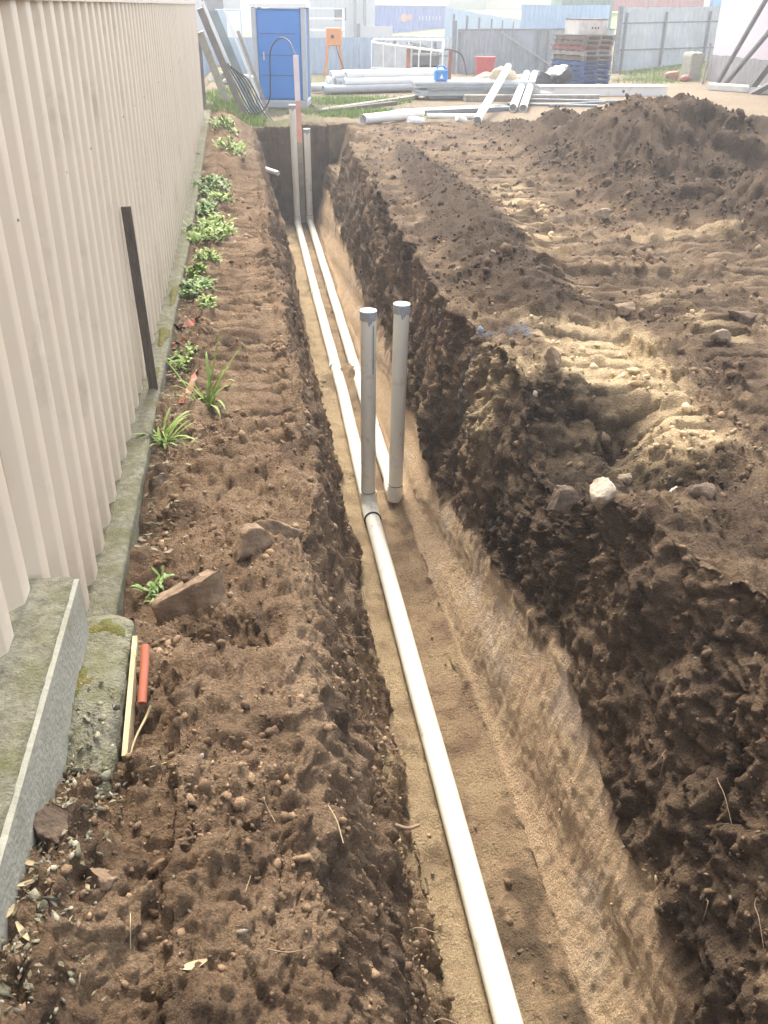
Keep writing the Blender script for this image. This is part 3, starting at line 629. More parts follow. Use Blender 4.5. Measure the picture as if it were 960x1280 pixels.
# ------------------------------------------------------------------ drain pipes
PR = .055; PZ = TZ+PR+.012
def ring(mb, a, b, r): mb.tube([a, b], r, 24)
def standpipe(root, x, y, z0, z1, lean=(0, 0), capped=True, text=False, z_off=0):
    top = Vector((x+lean[0], y+lean[1], z1)); bot = Vector((x, y, z0)); d = (top-bot).normalized()
    mb = MB(); mb.tube([bot, bot.lerp(top, .5), top], PR, 28); sp = loc(mb.build('standpipe', M_pvc, root), root)
    mb = MB(); mb.tube([bot-d*.02, bot+d*.10], PR+.006, 28); mb.tube([bot+d*.10, bot+d*.106], PR+.008, 28); loc(mb.build('socket', M_pvc, root), root)
    mb = MB(); mb.tube([bot+d*.1065, bot+d*.111], PR+.003, 28); loc(mb.build('seal_ring', M_black, root), root)
    if capped:
        mb = MB(); mb.tube([top-d*.055, top+d*.004], PR+.005, 28)
        for k, (a0, ln, wd) in enumerate(((-1.6, .035, .012), (-1.35, .02, .009))):      # runs of solvent below the cap
            ca = Vector((math.cos(a0), math.sin(a0), 0)); sd = Vector((-math.sin(a0), math.cos(a0), 0)); p = top-d*.055+ca*(PR+.0016)
            mb.add([p-sd*wd, p+sd*wd, p+sd*wd*.3-d*ln, p-sd*wd*.3-d*ln], [(0, 1, 2, 3)])
        cp = loc(mb.build('end_cap', M_capg, root), root)
        mb = MB(); mb.tube([top+d*.0045, top+d*.010], PR+.003, 28); lid = mb.build('cap_lid', M_lid, cp)
    if text:
        mb = MB(); r = random.Random(4); a0 = -1.05; ca = Vector((math.cos(a0), math.sin(a0), 0)); sd = Vector((-math.sin(a0), math.cos(a0), 0)); z = z1-.09
        while z > z1-.44:
            h = r.uniform(.006, .014); k = ca*(PR+.0012)+Vector((x+lean[0]*.85, y, 0))
            if r.random() < 1.1: mb.add([k-sd*.005+Vector((0, 0, z)), k+sd*.005+Vector((0, 0, z)), k+sd*.005+Vector((0, 0, z-h)), k-sd*.005+Vector((0, 0, z-h))], [(0, 1, 2, 3)])
            z -= h+.005
        tag(loc(mb.build('printed_lettering', M_ink, root), root), None, None, None, 'stuff')
def run(name, label, pts, joints):
    root = empty(name, (pts[0][0], pts[0][1], TZ), label, 'pipe', 'buried drain pipe runs')
    for a, b in zip(pts, pts[1:]):
        a = Vector(a); b = Vector(b); mb = MB(); n = 8; mb.tube([a.lerp(b, k/n)+Vector((.0015*math.sin(k*2.1+a.y), 0, .001*math.sin(k*1.7))) if 0 < k < n else a.lerp(b, k/n) for k in range(n+1)], PR, 28); loc(mb.build('pipe_length', M_pvc, root), root)
    for p, q in joints:
        p = Vector(p); q = Vector(q); d = (q-p).normalized(); mb = MB(); mb.tube([p-d*.06, p+d*.06], PR+.006, 28); mb.tube([p+d*.056, p+d*.064], PR+.009, 28); loc(mb.build('socket', M_pvc, root), root)
    return root
ra = run('drain_pipe_run', 'long cream drain pipe run lying nearer the fence along the trench floor', [(.785, .2, PZ), (.765, 6.02, PZ), (.80, 8.4, PZ+.005), (.80, 11.9, PZ), (.82, 16.42, PZ)], [((.80, 11.9, PZ), (.81, 14, PZ)), ((.79, 9.1, PZ), (.8, 10, PZ))])
standpipe(ra, .765, 6.05, PZ, .02, (.0, 0), True, True)
mb = MB(); mb.tube(arc([(.766, 5.84, PZ), (.766, 5.98, PZ+.005), (.765, 6.05, PZ+.07)], 10), PR+.007, 28); mb.tube([(.767, 5.80, PZ), (.767, 5.85, PZ)], PR+.009, 28); loc(mb.build('junction', M_pvc, ra), ra)
mb = MB(); mb.tube([(.767, 5.794, PZ), (.767, 5.802, PZ)], PR+.0105, 28); loc(mb.build('seal_ring', M_black, ra), ra)
standpipe(ra, .82, 16.42, PZ, .41, (-.02, 0), True)
rb = run('drain_pipe_run', 'shorter cream drain pipe run ending in a standpipe beside the sandy trench wall', [(.99, 6.18, PZ), (1.0, 9.0, PZ), (1.02, 12.2, PZ), (1.045, 16.52, PZ)], [((1.02, 12.2, PZ), (1.03, 13, PZ)), ((1.0, 8.9, PZ), (1.0, 9, PZ))])
standpipe(rb, .985, 6.13, PZ, .035, (.025, 0), True)
mb = MB(); mb.tube(arc([(.988, 6.36, PZ), (.986, 6.22, PZ-.0), (.985, 6.13, PZ+.05)], 10), PR+.007, 28); loc(mb.build('bend', M_pvc, rb), rb)
standpipe(rb, 1.045, 16.52, PZ, .03, (-.01, 0), True)
mb = MB(); mb.tube([(.15, 14.85, -.31), (.46, 14.5, -.36)], .034, 18, hollow=.12); mb.build('pipe_stub', M_pvcw, None, 'short pale pipe stub poking out of the earth wall', 'pipe')
mb = MB(); mb.bar((.945, 16.72, TZ-.05), (.925, 16.74, -.2), .085, .03, up=(0, 1, 0)); st_ = empty('survey_stake', (.94, 16.7, TZ), 'tall pale pink and orange stake standing behind the far standpipes', 'stake'); loc(mb.build('bare_foot', M_grtim, st_), st_)
M_pinkst = mat('pink_stake', (.58, .30, .24), .7, .1, 5, dirt=(.62, .22, .12), dirt_amt=.3, dscale=2)
mb = MB(); mb.bar((.925, 16.74, -.2), (.915, 16.75, .45), .085, .035, up=(0, 1, 0)); loc(mb.build('orange_band', M_pinkst, st_), st_)
mb = MB(); mb.bar((.915, 16.75, .45), (.905, 16.76, 1.14), .088, .036, up=(0, 1, 0)); loc(mb.build('pale_top', mat('pale_pink', (.70, .60, .60), .7, .06, 5), st_), st_)
mb = MB(); mb.tube(arc([(.905, 16.78, 1.12), (.82, 17.1, 1.33), (.66, 17.4, 1.36), (.52, 17.7, 1.15), (.50, 17.9, .7), (.47, 18.1, .35), (.3, 18.3, .12), (.02, 18.3, .10)], 48), .013, 8); mb.build('hose', M_black, None, 'black hose looping from the pink stake in front of the blue toilet', 'hose')
#SPLIT3
# ------------------------------------------------------------------ stones
def stone(x, y, size, m, label, seed, sink=.3, rot=(0, 0, 0), z=None, cuts=6, name='stone', group=None):
    import bmesh
    bm = bmesh.new(); bmesh.ops.create_icosphere(bm, subdivisions=4, radius=1)
    v = np.array([q.co[:] for q in bm.verts]); f = np.array([[q.index for q in p.verts] for p in bm.faces]); bm.free()
    r = np.random.default_rng(seed)
    v = v*(1+.16*fbm(v+seed*5.1, 1.1, 2))[:, None]
    for k in range(cuts):
        n = r.normal(size=3); n /= np.linalg.norm(n); d = v@n; lim = r.uniform(.35, .68); v = v-np.maximum(d-lim, 0)[:, None]*n*.95
    v = v+v*(.09*fbm(v+seed, .4, 3)-.06*(1-np.minimum(np.abs(noise(v+seed, .3, 4))*4, 1))+.025*noise(v+seed, .09))[:, None]
    v = v*np.array(size)/2; v = v@np.array(Euler(rot).to_matrix()).T
    zz = gz(x, y) if z is None else z
    h = v[:, 2].min(); v[:, 2] -= h+(v[:, 2].max()-h)*sink
    o = npmesh(name, v, f, m); o.location = (x, y, zz); return tag(o, label, 'stone', group)
stone(-.25, 2.62, (.29, .36, .34), M_stoneb, 'big soil-caked boulder on the bank next to the dug pit', 11, .52, (.3, -.2, .5))
stone(-.08, 2.93, (.17, .32, .24), M_stoneb, 'tilted brown slab-shaped boulder behind the soil-caked boulder', 12, .35, (-.5, .5, -.4), cuts=8)
stone(.03, 3.18, (.26, .13, .16), M_stoneb, 'long brown boulder lying across the bank behind two other boulders', 13, .45, (0, .2, .35))
stone(-.50, 1.47, (.10, .10, .09), M_stoned, 'round dark stone against the pale side of the concrete beam', 14, .35)
stone(-.40, 1.36, (.075, .07, .06), M_stoneb, 'small round brown stone in front of the round dark stone', 15, .35)
stone(-.50, 3.78, (.12, .10, .10), M_stoned, 'dark clod-like stone touching the side of the plinth', 16, .4)
stone(1.34, 3.06, (.13, .19, .17), M_stone, 'white-faced broken stone standing on the trench brow', 17, .4, (.6, .25, .3), cuts=11)
stone(1.84, 3.36, (.11, .10, .10), M_stone, 'small pale pointed stone right of the dark hollow', 18, .2, (0, .3, .2))
stone(1.30, 3.42, (.20, .08, .19), M_stoned, 'flat dark slab of stone leaning in the hollow', 19, .25, (-.4, .2, .2), cuts=9)
stone(1.70, 2.98, (.17, .12, .12), M_stoned, 'dark stone with a pale cap half buried near the pale pointed stone', 20, .52)
stone(2.76, 4.90, (.14, .12, .11), M_stonem, 'rounded dusty stone on the tracked ground', 23, .3)
stone(1.62, 4.62, (.13, .12, .2), M_stoneb, 'upright brown clod-covered stone at the rim of the hollow', 24, .35, (.3, 0, .3))
stone(1.78, 3.80, (.09, .09, .07), M_stonem, 'small tan stone lying on the hollow floor', 25, .25)
stone(3.36, 8.55, (.2, .16, .14), M_stonem, 'dusty stone at the foot of the spoil heap', 26, .3)
stone(3.55, 8.15, (.14, .14, .1), M_stonem, 'smaller dusty stone in front of the heap-foot stone', 27, .3)
stone(2.4, 5.6, (.2, .14, .12), M_stoneb, 'broad brown clod on the tracked ground beside the berm', 28, .52)
stone(3.0, 5.15, (.22, .2, .13), M_stoned, 'dark lump of earth between two track prints', 29, .52)
stone(13.0, 21.6, (.55, .5, .45), M_sand, 'pale rounded boulder beside the white beams at the pink wall', 30, .15)

# ------------------------------------------------------------------ litter, twigs, roots, tape
def curve_thing(name, pts, r0, r1, m, label, cat, group=None, n=10, sides=7):
    P_ = arc(pts, n); k = len(P_); mb = MB(); mb.tube(P_, [r0+(r1-r0)*i/(k-1) for i in range(k)], sides); return mb.build(name, m, None, label, cat, group)
rw = 'roots hanging from the dark trench wall'
def wall_pt(y, z):
    r_ = int(np.searchsorted(GR['ys'], y)); row = GR['P'][r_]; ok = (GR['cs'] == 4) | (GR['cs'] == 5); k = np.argmin(np.where(ok, np.abs(row[:, 2]-z), 9)); return row[k]
for k, (y, z, ln, bend) in enumerate([(2.25, -.45, .16, .06), (2.05, -.35, .2, -.05), (1.78, -.62, .13, .05), (1.66, -.5, .12, -.03), (2.75, -.4, .10, .03)]):
    p = wall_pt(y, z); a = (p[0]+.02, p[1], p[2]); dx = -.045
    curve_thing('root', [a, (p[0]+dx*.5, y-.2*ln, z-.1*ln), (p[0]+dx*.8, y-.55*ln+bend*.3, z+.1*ln*((-1)**k)), (p[0]+dx*1.2, y-ln+bend, z-.35*ln)], .0024, .0006, M_root, 'thin pale root hanging from the dark trench wall', 'root', rw)
def left_pt(y, z):
    r_ = int(np.searchsorted(GR['ys'], y)); row = GR['P'][r_]; ok = (GR['cs'] == 2); k = np.argmin(np.where(ok, np.abs(row[:, 2]-z), 9)); return row[k]
for k, (y, z) in enumerate([(2.35, -.85), (2.02, -1.0), (1.72, -1.05), (4.0, -.7), (3.1, -.5)]):
    p = left_pt(y, z); curve_thing('root', [(p[0]-.02, y, p[2]), (p[0]+.03, y+.01, p[2]+.012), (p[0]+.09, y-.015, p[2]+.008), (p[0]+.14, y+.02*(-1)**k, p[2]-.02)], .003 if k != 0 else .010, .001 if k else .006, M_root, 'short root poking from the fence-side trench wall', 'root', 'roots on the fence-side trench wall')
def litter(name, x, y, L, wd, ang, m, label, cat, group=None, curl=.25):
    z = gz(x, y)+.006; c_, s_ = math.cos(ang), math.sin(ang); V = []; F = []
    for i in range(7):
        t = i/6; w_ = wd*math.sin(math.pi*min(max(t, .06), .94))**.7/2
        for sgn in (-1, 0, 1):
            px = (t-.5)*L; py = sgn*w_; pz = .002+curl*L*(t-.5)**2*1.2+(0 if sgn == 0 else .12*wd)
            V.append((x+px*c_-py*s_, y+px*s_+py*c_, z+pz))
    for i in range(6):
        for j in range(2): F.append((i*3+j, i*3+j+1, i*3+j+4, i*3+j+3))
    mb = MB(); mb.add(V, F, True); return mb.build(name, m, None, label, cat, group)
litter('dry_leaf', -.20, 1.16, .055, .018, .2, M_dry, 'pale curled dry leaf lying alone on the brown bank', 'leaf')
for k, (x, y, a) in enumerate([(-.535, 1.22, 1.2), (-.52, 1.30, .3), (-.50, 1.17, 2.2), (-.53, 1.36, 2.7)]):
    litter('dry_leaf', x, y, .034+.01*(k % 3), .012, a, M_dry, 'pale dry leaf in the litter at the beam foot', 'leaf', 'dry leaves at the beam foot')
z = gz(-.37, 1.9)+.006
curve_thing('dry_stalk', [(-.395, 1.80, gz(-.395, 1.8)+.012), (-.385, 1.87, gz(-.385, 1.87)+.03), (-.365, 1.95, gz(-.365, 1.95)+.05), (-.35, 1.98, gz(-.35, 1.98)+.035)], .002, .005, M_dry, 'white dry stalk on the soil below the orange conduit', 'stalk')
tw = 'thin dry twigs on the near bank'
for k, (x, y, a, L) in enumerate([(-.28, 1.75, .6, .12), (-.05, 1.62, 2.0, .10), (-.1, 1.35, 1.3, .09), (-.33, 1.25, 1.6, .06), (.1, 2.2, 2.4, .16), (-.15, 1.5, .9, .06), (.12, 1.6, 1.8, .12), (-.02, 1.2, .1, .07)]):
    dx, dy = math.cos(a)*L/2, math.sin(a)*L/2
    curve_thing('twig', [(x-dx, y-dy, gz(x-dx, y-dy)+.004), (x+.003, y, gz(x, y)+.007), (x+dx, y+dy, gz(x+dx, y+dy)+.008)], .0016, .0008, M_dry if k % 3 == 0 else M_root, 'thin dry twig lying on the brown bank', 'twig', tw, 6)
def tape(x, y, L, a, m, label, w0=.03):
    V = []; F = []; n = 12; r_ = random.Random(int(x*100)+int(y*37))
    for i in range(n+1):
        t = i/n-.5; px = x+math.cos(a)*t*L+.01*math.sin(i*1.9); py = y+math.sin(a)*t*L; zz = gz(px, py)+.012+.012*abs(math.sin(i*1.3+x*9))
        tw_ = math.sin(i*.8)*.8; V += [(px-math.sin(a)*w0*math.cos(tw_)/2, py+math.cos(a)*w0*math.cos(tw_)/2, zz-w0*math.sin(tw_)/2), (px+math.sin(a)*w0*math.cos(tw_)/2, py-math.cos(a)*w0*math.cos(tw_)/2, zz+w0*math.sin(tw_)/2)]
    for i in range(n): F.append((2*i, 2*i+1, 2*i+3, 2*i+2))
    mb = MB(); mb.add(V, F, True); return mb.build('warning_tape', m, None, label, 'tape')
tape(-.46, 6.12, .2, .5, M_redtape, 'crumpled scrap of orange-red tape behind the weeds at the plinth', .055)
tape(-.51, 5.8, .2, 1.2, M_redtape, 'small crumpled red tape scrap against the plinth edge', .035)
tape(-.395, 4.95, .62, 1.45, M_redtape, 'narrow strip of faded red tape running along the bank', .035)
# ------------------------------------------------------------------ weeds and grass
def leaf_geo(mb, base, d, L, wd, droop, up0=.6):
    d = Vector(d).normalized(); sd = d.cross(Vector((0, 0, 1)));
    if sd.length < 1e-3: sd = Vector((1, 0, 0))
    sd.normalize(); V = []; n = 5
    for i in range(n+1):
        t = i/n; p = Vector(base)+d*L*t*(1-.2*t)+Vector((0, 0, 1))*L*(up0*t-droop*t*t); w_ = wd*(math.sin(math.pi*min(.97, .12+.85*t))**.8)/2
        V += [p-sd*w_, p+sd*w_]
    mb.add(V, [(2*i, 2*i+1, 2*i+3, 2*i+2) for i in range(n)], True)
def weed(x, y, n, L, wd, spread, m, label, seed, up=.7, droop=.6, kind='weed_plant', z=None):
    r_ = random.Random(seed); mb = MB()
    if kind == 'weed_plant': n = int(n*1.5); L *= .62; wd *= .5; spread *= 1.2
    for k in range(n):
        a = r_.uniform(0, 2*math.pi); q = r_.random()**.7*spread; bx, by = x+q*math.cos(a)*.8, y+q*math.sin(a)*1.6
        a2 = r_.uniform(0, 2*math.pi); l = L*r_.uniform(.5, 1.1); bz = (gz(bx, by) if z is None else z)+r_.random()*.06*spread/.1*.5-.005
        leaf_geo(mb, (bx, by, bz), (math.cos(a2), math.sin(a2), r_.uniform(0, .6)), l, wd*r_.uniform(.7, 1.3), droop*r_.uniform(.5, 1.3), up*r_.uniform(.4, 1.3))
    return mb.build(kind, m, None, label, 'weed')
weed(-.41, 11.0, 220, .15, .05, .22, M_leaf2, 'leafy green weed beside the plinth farthest along the beige fence', 1)
weed(-.31, 10.4, 160, .15, .05, .12, M_leaf, 'pale green weed patch on the bank next to the farthest leafy weed', 2)
weed(-.40, 8.9, 420, .17, .05, .26, M_leaf, 'dense bright green weed clump by the plinth beyond the dark stake', 3)
weed(-.38, 7.9, 130, .14, .035, .11, M_leaf, 'straggly light green weed in front of the dense bright clump', 4)
weed(-.44, 6.95, 230, .14, .045, .13, M_leaf2, 'bushy green weed by the plinth behind the red tape scraps', 5)
weed(-.46, 5.45, 90, .10, .03, .09, M_blade, 'short mossy grass tuft beside the plinth near the dark stake', 6)
weed(-.29, 4.72, 34, .26, .013, .04, M_blade, 'spiky upright grass tuft on the bank beside the faded red strip', 7, 1.3, .7, 'grass_tuft')
weed(-.50, 4.28, 30, .25, .013, .03, M_blade, 'grass tuft sprawling from the plinth edge over the soil', 8, .5, .5, 'grass_tuft')
weed(-.43, 2.90, 26, .11, .022, .05, M_leaf2, 'small dark green rosette weed behind the mossy slab', 9, .8, .7)
weed(-.2, 13.2, 120, .15, .03, .25, M_blade, 'thin grass tuft on the bank near the leaning boards', 12, .7, .6, 'grass_tuft')
weed(-.3, 14.9, 150, .17, .03, .25, M_blade, 'sparse grass tuft at the foot of the fence end', 13, .7, .6, 'grass_tuft')
# moss cushions on plinth and slab
def moss(x, y, z, rx, ry, label, seed):
    v = []; n = 14; m_ = 8; V = []; F = []; r_ = np.random.default_rng(seed)
    ph = r_.uniform(0, 6)
    for i in range(m_+1):
        for k in range(n):
            a = 2*math.pi*k/n; q = i/m_*(1+.22*math.sin(3*a+ph)+.12*math.sin(5*a+2*ph)); V.append((x+rx*q*math.cos(a), y+ry*q*math.sin(a), z+.016*(1-(i/m_)**2)-.004*(i == m_)*2))
    V = np.array(V); V[:, 2] += .005*noise(V, .02, seed)
    for i in range(m_):
        for k in range(n): F.append((i*n+k, i*n+(k+1) % n, (i+1)*n+(k+1) % n, (i+1)*n+k))
    o = npmesh('moss_cushion', V, np.array(F), M_moss); return tag(o, label, 'moss')
moss(-.50, 2.25, .238, .06, .05, 'yellow-green moss cushion on the end of the mossy slab', 1)
moss(-.53, 2.02, .236, .04, .09, 'green moss patch in the middle of the mossy slab', 2)
moss(-.60, 5.75, -.004, .035, .22, 'yellow lichen-like moss on the plinth beyond the dark stake', 3)
moss(-.59, 6.7, -.004, .03, .3, 'long yellow moss streak on the plinth behind the bushy weed', 4)
moss(-.60, 5.05, -.004, .03, .12, 'small moss patch on the plinth beside the dark stake', 5)
# pale chips lying on the slab and along the beam
def chips():
    r_ = np.random.default_rng(31); n = 330; x = r_.uniform(-.548, -.40, n); y = r_.uniform(.95, 2.0, n); keep = r_.random(n) < np.clip(1.1-(y-1.4)**2*1.2, .15, 1)*np.clip((-.36-x)/.1, .1, 1)
    x, y = x[keep], y[keep]; z = np.array([max(gz(a, b), .245-.5*max(0, 1.95-b)**1.3 if (b > 1.62 and a < -.42) else -9) for a, b in zip(x, y)])
    pos = np.stack([x, y, z+.003], 1); nor = np.tile([0, 0, 1.0], (len(x), 1)); sz_ = np.clip(r_.lognormal(math.log(.0075), .4, len(x)), .003, .017); colr = np.array([.44, .40, .28])*r_.uniform(.3, 1.1, (len(x), 1))
    scatter('gravel_chips', pos, nor, sz_, colr, clodmat, 1, 33, .3, .28, 'pale stone chips along the concrete beam', True)
chips()
def far_grass():
    r_ = np.random.default_rng(51); V = []; F = []; o = 0
    spots = []
    for (cx_, cy_, rx, ry, n) in [(2.2, 18.9, 1.4, .7, 1700), (2.4, 21.6, 1.3, .9, 1500), (-.1, 17.6, .5, .9, 700), (14.2, 30.2, 2.4, 1.2, 1600), (12.8, 28.3, 1.6, .8, 700), (-.3, 20, .5, 1.5, 500), (11.5, 27.5, 1, .8, 300)]:
        for k in range(n):
            a = r_.uniform(0, 6.28); q = math.sqrt(r_.random()); spots.append((cx_+rx*q*math.cos(a), cy_+ry*q*math.sin(a)))
    for (x, y) in spots:
        z = gz(x, y); h = r_.uniform(.05, .14); a = r_.uniform(0, 6.28); dx, dy = math.cos(a), math.sin(a); lx, ly = r_.normal(0, .04, 2)
        V += [(x-dx*.012, y-dy*.012, z), (x+dx*.012, y+dy*.012, z), (x+lx, y+ly, z+h)]; F.append((o, o+1, o+2)); o += 3
    ob = npmesh('yard_grass', np.array(V), np.array(F), M_blade, smooth=False); tag(ob, 'short green grass growing in the yard behind the trench', None, None, 'stuff')
far_grass()
weed(-.45, 9.9, 150, .15, .05, .11, M_leaf2, 'ragged green weed between the dense clump and the farthest weeds', 21)
weed(-.46, 7.5, 160, .15, .05, .05, M_leaf, 'low bright weed pressed against the plinth edge', 22)
weed(-.34, 6.4, 60, .14, .03, .05, M_blade, 'thin pale weed trailing over the bank near the tape scraps', 23)
def leaf_litter():
    r_ = np.random.default_rng(61); V = []; F = []; o = 0; C = []
    for k in range(1500):
        y = r_.uniform(3.2, 13) if k < 1150 else r_.uniform(1.0, 2.0); x = -.55+abs(r_.normal(0, .07)) if k >= 1150 else -.55+abs(r_.normal(0, .09)); z = gz(x, y)+.004; a = r_.uniform(0, 6.28); l = r_.uniform(.008, .026)*(1 if y > 3 else .42); w_ = l*r_.uniform(.2, .5); t1, t2 = r_.normal(0, .3, 2)
        ca, sa = math.cos(a), math.sin(a)
        for (u, v) in ((-1, 0), (0, -1), (1, 0), (0, 1)): V.append((x+u*l*ca-v*w_*sa, y+u*l*sa+v*w_*ca, z+.004+abs(u*t1*l+v*t2*w_)+.004*(u == 0)))
        F.append((o, o+1, o+2, o+3)); o += 4; C += [np.array([.28, .235, .15])*r_.uniform(.3, 1.25)*np.array([1, r_.uniform(.9, 1.05), 1])]*4
    tag(npmesh('leaf_litter', np.array(V), np.array(F), clodmat, col=np.array(C), smooth=False), 'dry leaf litter along the foot of the fence', kind='stuff')
leaf_litter()
#SPLIT4
# ------------------------------------------------------------------ the yard behind: toilet and leaning boards
def kids(root, items):
    for mb, nm, m in items: loc_rot(mb.build(nm, m, root))
def loc_rot(o): return o
t = empty('portable_toilet', (.85, 20.75, 0), 'bright blue portable toilet with a pale roof and grey base', 'toilet', rz=R(-8))
W2, D2, HT = .53, .55, 1.80
mb = MB(); mb.box(-W2, W2, -D2, D2, .02, .17, bev=.02); mb.build('base', M_lgrey, t)
mb = MB(); mb.box(-W2+.03, W2-.03, -D2+.04, D2-.03, .17, HT, bev=.01); mb.build('body', M_blue, t)
for sx in (-1, 1):
    for sy in (-1, 1):
        mb = MB(); x = sx*(W2-.045); y = sy*(D2-.045); mb.box(x-.05, x+.05, y-.05, y+.05, .165, HT+.02, bev=.015); mb.build('corner_post', M_lgrey, t)
mb = MB(); mb.box(-W2+.11, W2-.11, -D2+.012, -D2+.05, .20, HT-.03, bev=.008); dr = mb.build('door', M_blue, t)
for z in (.62, .98, 1.36):
    mb = MB(); mb.box(-W2+.16, W2-.2, -D2+.002, -D2+.013, z, z+.018); mb.build('seam', mat('seam_blue', (.02, .07, .22), .5), dr)
mb = MB(); mb.box(-W2+.2, -W2+.23, -D2-.012, -D2+.013, .9, 1.05, bev=.004); mb.build('handle', M_lgrey, dr)
mb = MB(); mb.add([(-W2-.03, -D2-.03, HT+.02), (W2+.03, -D2-.03, HT+.02), (W2+.03, D2+.03, HT+.02), (-W2-.03, D2+.03, HT+.02), (-W2-.03, -D2-.03, HT+.09), (W2+.03, -D2-.03, HT+.09), (W2+.03, D2+.03, HT+.09), (-W2-.03, D2+.03, HT+.09), (-W2+.12, -D2+.15, HT+.24), (W2-.12, -D2+.15, HT+.24), (W2-.12, D2-.15, HT+.24), (-W2+.12, D2-.15, HT+.24)],
  [(0, 3, 2, 1), (0, 1, 5, 4), (1, 2, 6, 5), (2, 3, 7, 6), (3, 0, 4, 7), (4, 5, 9, 8), (5, 6, 10, 9), (6, 7, 11, 10), (7, 4, 8, 11), (8, 9, 10, 11)]); mb.build('roof', M_white, t)
mb = MB(); mb.tube([(.35, .3, HT+.1), (.35, .3, HT+.42)], .05, 12); mb.build('vent_pipe', M_lgrey, t)

def board(a, b, wd, th, m, label, cat='board', up=(0, 1, 0), name='leaning_board', group=None):
    mb = MB(); mb.bar(a, b, wd, th, up); return mb.build(name, m, None, label, cat, group)
M_brown_st = mat('brown_steel', (.20, .175, .16), .6, .2, 6, dirt=(.28, .25, .22), dirt_amt=.3)
board((.05, 17.75, .02), (-.62, 17.45, 1.80), .11, .06, M_brown_st, 'wide grey-brown post leaning on the fence end', 'post', name='leaning_post')
board((-.20, 18.35, .02), (-.66, 17.6, 1.45), .13, .03, M_dirtyw, 'pale wide board leaning behind the grey-brown post')
board((.14, 18.6, .02), (-.60, 18.5, 1.9), .05, .03, M_white, 'thin white strip leaning among the posts at the fence end', name='leaning_strip')
board((.22, 18.9, .02), (-.45, 18.9, 1.75), .16, .02, mat('greenish_sheet', (.22, .26, .27), .6, .15, 4), 'grey-green sheet leaning behind the thin white strip', name='leaning_sheet')
board((.40, 19.3, .02), (-.25, 19.4, 1.8), .05, .05, M_white, 'white batten leaning between the fence end and the toilet', name='leaning_batten')
board((.48, 19.55, .02), (-.02, 19.7, 1.42), .06, .05, M_grtim, 'short grey timber leaning nearest the blue toilet', name='leaning_batten')
mb = MB(); mb.box(-.72, -.69, 17.35, 18.9, .05, 1.45); mb.build('shade_panel', mat('shade_cloth', (.07, .068, .066), .9, .2, 12, bump=.4, bscale=80), None, 'dark shade cloth panel standing beyond the fence end', 'panel')
for k in range(7):
    x = .06+.055*k
    mb = MB(); mb.tube(arc([(x+.12, 18.1-.05*k, .025), (x-.05, 18.15, .25), (x-.26, 18.3, .65), (x-.46, 18.42, 1.05-.04*k)], 16), .012, 8)
    mb.build('conduit_length', M_black, None, 'thin black conduit drooping from the leaning boards to the ground', 'conduit', 'black conduits by the leaning boards')
mb = MB(); mb.tube(arc([(-.1, 17.75, .03), (.1, 17.7, .03), (.25, 17.85, .03), (.33, 18.1, .03)], 12), .01, 8); mb.build('cable_end', M_pvcg, None, 'short grey cable lying below the black conduits', 'cable')

# ------------------------------------------------------------------ piles of pipe, planks and steel
def pipe_thing(a, b, r, m, label, group=None, sides=16):
    mb = MB(); mb.tube([a, b], r, sides, hollow=.1); return mb.build('plastic_pipe', m, None, label, 'pipe', group)
d = Vector((1, .34, 0)).normalized(); nrm = Vector((-d.y, d.x, 0)); rp = random.Random(3)
org = Vector((1.72, 23.3, 0)); rr = .085
for L_, cnt in ((0, 6), (1, 5), (2, 3)):
    for k in range(cnt):
        base = org+nrm*(k*2*rr*1.02+L_*rr)+Vector((0, 0, gz(2.5, 24)+rr+.03+L_*rr*1.73)); s0 = rp.uniform(0, .7)+.15*L_; ln = rp.uniform(2.2, 3.0)
        grey = (L_ == 0 and k in (0, 3)) or (L_ == 1 and k == 1)
        pipe_thing(base+d*s0, base+d*(s0+ln), rr, M_pvcg if grey else M_pvcw, 'grey plastic pipe in the pipe pile right of the toilet' if grey else 'white plastic pipe in the pipe pile right of the toilet', 'grey pipes in the pile' if grey else 'white pipes in the pile')
for k, (p0, p1) in enumerate([((1.5, 19.25), (3.9, 22.3)), ((1.38, 18.95), (3.2, 20.9))]):
    z0_ = gz(*p0)+.04; z1_ = gz(*p1)+.04
    board((*p0, z0_), (*p1, z1_), .16, .07, M_grtim if k == 0 else M_darkw, ['long weathered plank lying on the grass before the pipe pile', 'short dark plank lying beside the long weathered plank'][k], 'plank', (0, 0, 1), 'timber_plank')
pipe_thing((2.02, 16.78, gz(2.02, 16.78)+.085), (3.25, 17.95, gz(3.25, 17.95)+.085), .085, M_pvcw, 'short fat white pipe lying near the trench end')
pipe_thing((3.32, 17.75, gz(3.32, 17.75)+.05), (4.35, 17.95, gz(4.35, 17.95)+.05), .045, M_pvcw, 'thin white pipe lying behind the short fat pipe')
pipe_thing((2.92, 16.95, gz(2.92, 16.95)+.06), (3.04, 17.0, gz(3.04, 17)+.06), .07, M_pvcw, 'stubby white pipe offcut in front of the short fat pipe')
pipe_thing((3.78, 17.2, gz(3.78, 17.2)+.06), (3.92, 17.26, gz(3.92, 17.26)+.06), .06, M_pvcw, 'stubby white pipe offcut lying on bare sand')
